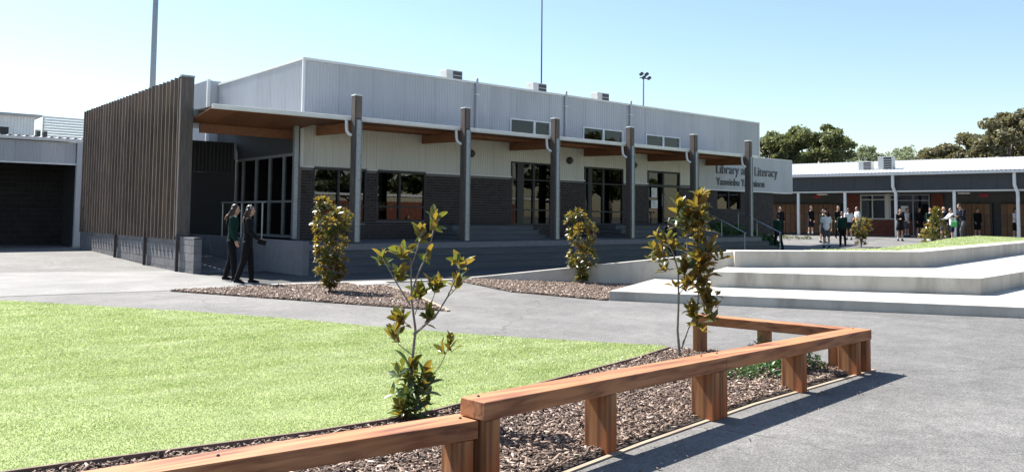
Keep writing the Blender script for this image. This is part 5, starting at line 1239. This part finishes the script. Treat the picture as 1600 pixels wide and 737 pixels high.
    if style == 'ponytail': mb.tube([S(hc + back + hv * 0.03), S(hc + back + Vector((-0.05, 0, -0.03))), S(hc + back + Vector((-0.05, 0, -0.16))), S(hc + back + Vector((-0.035, 0, -0.27)))], [.03 * s, .034 * s, .032 * s, .012 * s], 8)
    remesh(mb.build('hair', hair, t, True), vox * 1.2, 2)
    if style in ('long', 'blown') and near:      # sunlit ends of the hair, the light put into the strand colour
        w = -0.08 if style == 'blown' else -0.02
        for k in range(7):
            yy = (k - 3) * 0.026; a = hc + back + Vector((w * 0.62 - 0.035, yy * 1.2, -0.15 + rgp.uniform(-.03, .03))); b = a + Vector((w * 0.35 + rgp.uniform(-.03, .02), yy * 0.4, -0.10 + rgp.uniform(-.03, .03)))
            MB().tube([S(a), S(a.lerp(b, .5) + Vector((-0.012, 0, 0))), S(b)], [.020 * s, .019 * s, .007 * s], 7).build('hair_strand', 'hair_tip_lit', t, True)
    if extra: extra(t, J, S, hc, hv, hx, s)
    return t
def headband(t, J, S, hc, hv, hx, s):
    pts = [S(hc + Vector((0, math.sin(a) * 0.085, 0)) + hv * (0.032 + math.cos(a) * 0.102) + hx * (0.01 - 0.012 * math.cos(a))) for a in np.linspace(-1.5, 1.5, 11)]
    MB().tube(pts, 0.006 * s, 7).build('headband', 'cloth_white', t, True)
def phone(t, J, S, hc, hv, hx, s):
    headband(t, J, S, hc, hv, hx, s)
    sh, el, wr, fd = J['arm', 1]; p = S(wr + fd * 0.11); a = t.rotation_euler[2]
    q = Vector((p.x * math.cos(a) - p.y * math.sin(a), p.x * math.sin(a) + p.y * math.cos(a), p.z)) + t.location
    o = tag(MB().box(-0.09, 0.09, -0.018, 0.018, -0.055, 0.055).build('pencil_case', 'cloth_black'), 'small black case held by the girl with the white headband', 'case')
    o.location = q; o.rotation_euler = (0.25, 0.3, a); bevel(o, 0.012, 3)
GG = 'girls walking past the timber screen'
person('girl in black jacket and trousers with white headband, walking right', 6.93, 16.79, -28, 1.62, 'cloth_black', 'long', 'cloth_black', 'trousers', 'hair_dark', 'long', 2, ((9, 5), (-9, 10)), ((-12, 8, 15), (10, 10, 40)), 2, True, GG, phone, z=0.0, seed=2)
person('girl in green jumper and black trousers, far one of the two', 6.93, 17.62, -34, 1.64, 'cloth_green', 'long', 'cloth_black', 'trousers', 'hair_dark', 'blown', 2, ((-7, 8), (8, 5)), ((-6, 6, 12), (4, 6, 16)), 4, True, GG, None, z=0.0, seed=4)
Kd = 'students by the classrooms'
AW, TO, RT, LT = 50, -130, -40, 140
person('boy in green jacket walking away beside the library end', 31.41, 19.33, AW + 15, 1.50, 'cloth_green', 'long', 'cloth_navy', 'trousers', 'hair_brown', 'short', seed=11)
person('student in dark clothes against the lockers behind the green jacket', 41.37, 25.33, TO, 1.62, 'cloth_black', 'long', 'cloth_black', 'trousers', 'hair_dark', 'long', seed=12)
person('tall student in black in the shade of the left lockers', 44.6, 25.3, TO + 20, 1.68, 'cloth_black', 'long', 'cloth_navy', 'shorts', 'hair_brown', 'short', seed=13, z=0.52, legs=((4, 2), (-4, 4)))
person('student in navy facing the lockers in the verandah shade', 45.6, 24.9, AW, 1.60, 'cloth_navy', 'long', 'cloth_grey', 'trousers', 'hair_dark', 'short', seed=14, z=0.52, legs=((4, 2), (-4, 4)))
person('boy in white shirt and grey shorts seen from behind', 33.93, 18.51, AW - 5, 1.58, 'cloth_white', 'short', 'cloth_grey', 'shorts', 'hair_brown', 'short', 2, ((5, 3), (-6, 5)), ((12, 10, 45), (-4, 10, 12)), seed=15)
person('boy in green half hidden by the white shirted boy, holding paper', 36.64, 20.15, TO + 25, 1.56, 'cloth_green', 'long', 'cloth_grey', 'shorts', 'hair_brown', 'short', 2, ((4, 3), (-5, 5)), ((20, 8, 70), (15, 8, 60)), seed=16)
person('student in black standing before the second white post', 41.0, 21.7, TO, 1.66, 'cloth_black', 'long', 'cloth_black', 'trousers', 'hair_brown', 'short', 2, ((4, 3), (-5, 5)), seed=17)
person('girl with ponytail in green jumper seen from behind', 34.95, 18.3, AW - 10, 1.52, 'cloth_green', 'long', 'cloth_black', 'trousers', 'hair_brown', 'ponytail', 2, ((5, 3), (-8, 8)), seed=18)
person('student in white shirt with dark skirt, right of the ponytail girl', 39.5, 20.35, AW, 1.56, 'cloth_white', 'short', 'cloth_navy', 'skirt', 'hair_brown', 'ponytail', 2, ((5, 3), (-6, 5)), seed=19)
person('student in pale shirt turned sideways under the classroom window', 41.79, 21.03, LT, 1.62, 'cloth_white', 'short', 'cloth_grey', 'trousers', 'hair_brown', 'long', 2, ((5, 3), (-6, 5)), seed=20)
person('girl in dark jumper and dark skirt facing the camera with folded hands', 40.25, 18.13, TO, 1.52, 'cloth_black', 'long', 'cloth_black', 'skirt', 'hair_brown', 'ponytail', 2, ((3, 2), (-3, 3)), ((12, 6, 85), (12, 6, 85)), seed=21)
person('student in white shirt in the shade of the classroom door', 46.91, 20.75, TO + 40, 1.60, 'cloth_white', 'short', 'cloth_grey', 'shorts', 'hair_dark', 'short', 2, ((3, 2), (-3, 3)), seed=22, z=0.52)
person('girl in black with bare legs before the classroom door', 47.24, 20.2, TO, 1.62, 'cloth_black', 'long', 'cloth_black', 'skirt', 'hair_dark', 'long', 2, ((3, 2), (-3, 3)), seed=23, z=0.52)
person('student in navy leaning beside the classroom door', 48.3, 19.75, TO - 20, 1.60, 'cloth_navy', 'long', 'cloth_navy', 'trousers', 'hair_dark', 'short', 2, ((3, 2), (-3, 3)), seed=24, z=0.52)
person('student in green jacket facing out, left of the bushy shrub', 43.66, 18.13, TO, 1.58, 'cloth_green', 'long', 'cloth_black', 'trousers', 'hair_brown', 'short', 2, ((3, 2), (-3, 3)), seed=25)
person('blond student half hidden behind the bushy shrub', 43.13, 17.26, TO + 10, 1.62, 'cloth_navy', 'long', 'cloth_grey', 'shorts', 'hair_blond', 'short', 2, ((3, 2), (-3, 3)), seed=26)
person('boy in white shirt and dark shorts reaching towards the shrub', 41.33, 16.16, LT, 1.56, 'cloth_white', 'long', 'cloth_navy', 'shorts', 'hair_brown', 'short', 3, ((4, 3), (-5, 5)), ((50, 10, 20), (40, 10, 30)), seed=27)
person('tall student in navy jumper and grey trousers looking down', 40.66, 15.42, LT + 10, 1.78, 'cloth_navy', 'long', 'cloth_grey', 'trousers', 'hair_brown', 'short', 8, ((22, 30), (-6, 4)), ((15, 8, 75), (12, 8, 80)), 18, seed=28)
person('student in black in the deep shade by the right lockers', 48.23, 17.54, TO, 1.60, 'cloth_black', 'long', 'cloth_black', 'shorts', 'hair_dark', 'short', 2, ((3, 2), (-3, 3)), seed=29, z=0.52)
person('student in white shirt partly behind the rightmost white downpipe', 48.04, 15.62, TO + 30, 1.60, 'cloth_white', 'short', 'cloth_black', 'shorts', 'hair_dark', 'short', 2, ((3, 2), (-3, 3)), seed=30, z=0.52)
person('student in black before the steps, behind the bronze leaved magnolia', 18.33, 14.67, AW + 20, 1.45, 'cloth_black', 'long', 'cloth_black', 'trousers', 'hair_dark', 'long', 3, ((6, 4), (-6, 6)), group='students near the library steps', seed=31)
b = thing('shoulder_bag', 'green bag carried by the tall student in navy', 'bag', (40.72, 15.78, gz(40.7, 15.8)), world=True)
g0 = gz(40.7, 15.8)
bevel(MB().box(40.58, 40.70, 15.62, 15.92, g0 + 0.72, g0 + 1.0).build('pouch', 'bag_green', b), 0.03, 3)
MB().tube([(40.64, 15.66, g0 + 0.98), (40.64, 15.72, g0 + 1.12), (40.64, 15.82, g0 + 1.12), (40.64, 15.88, g0 + 0.98)], 0.012, 6).build('strap', 'bag_green', b, True)
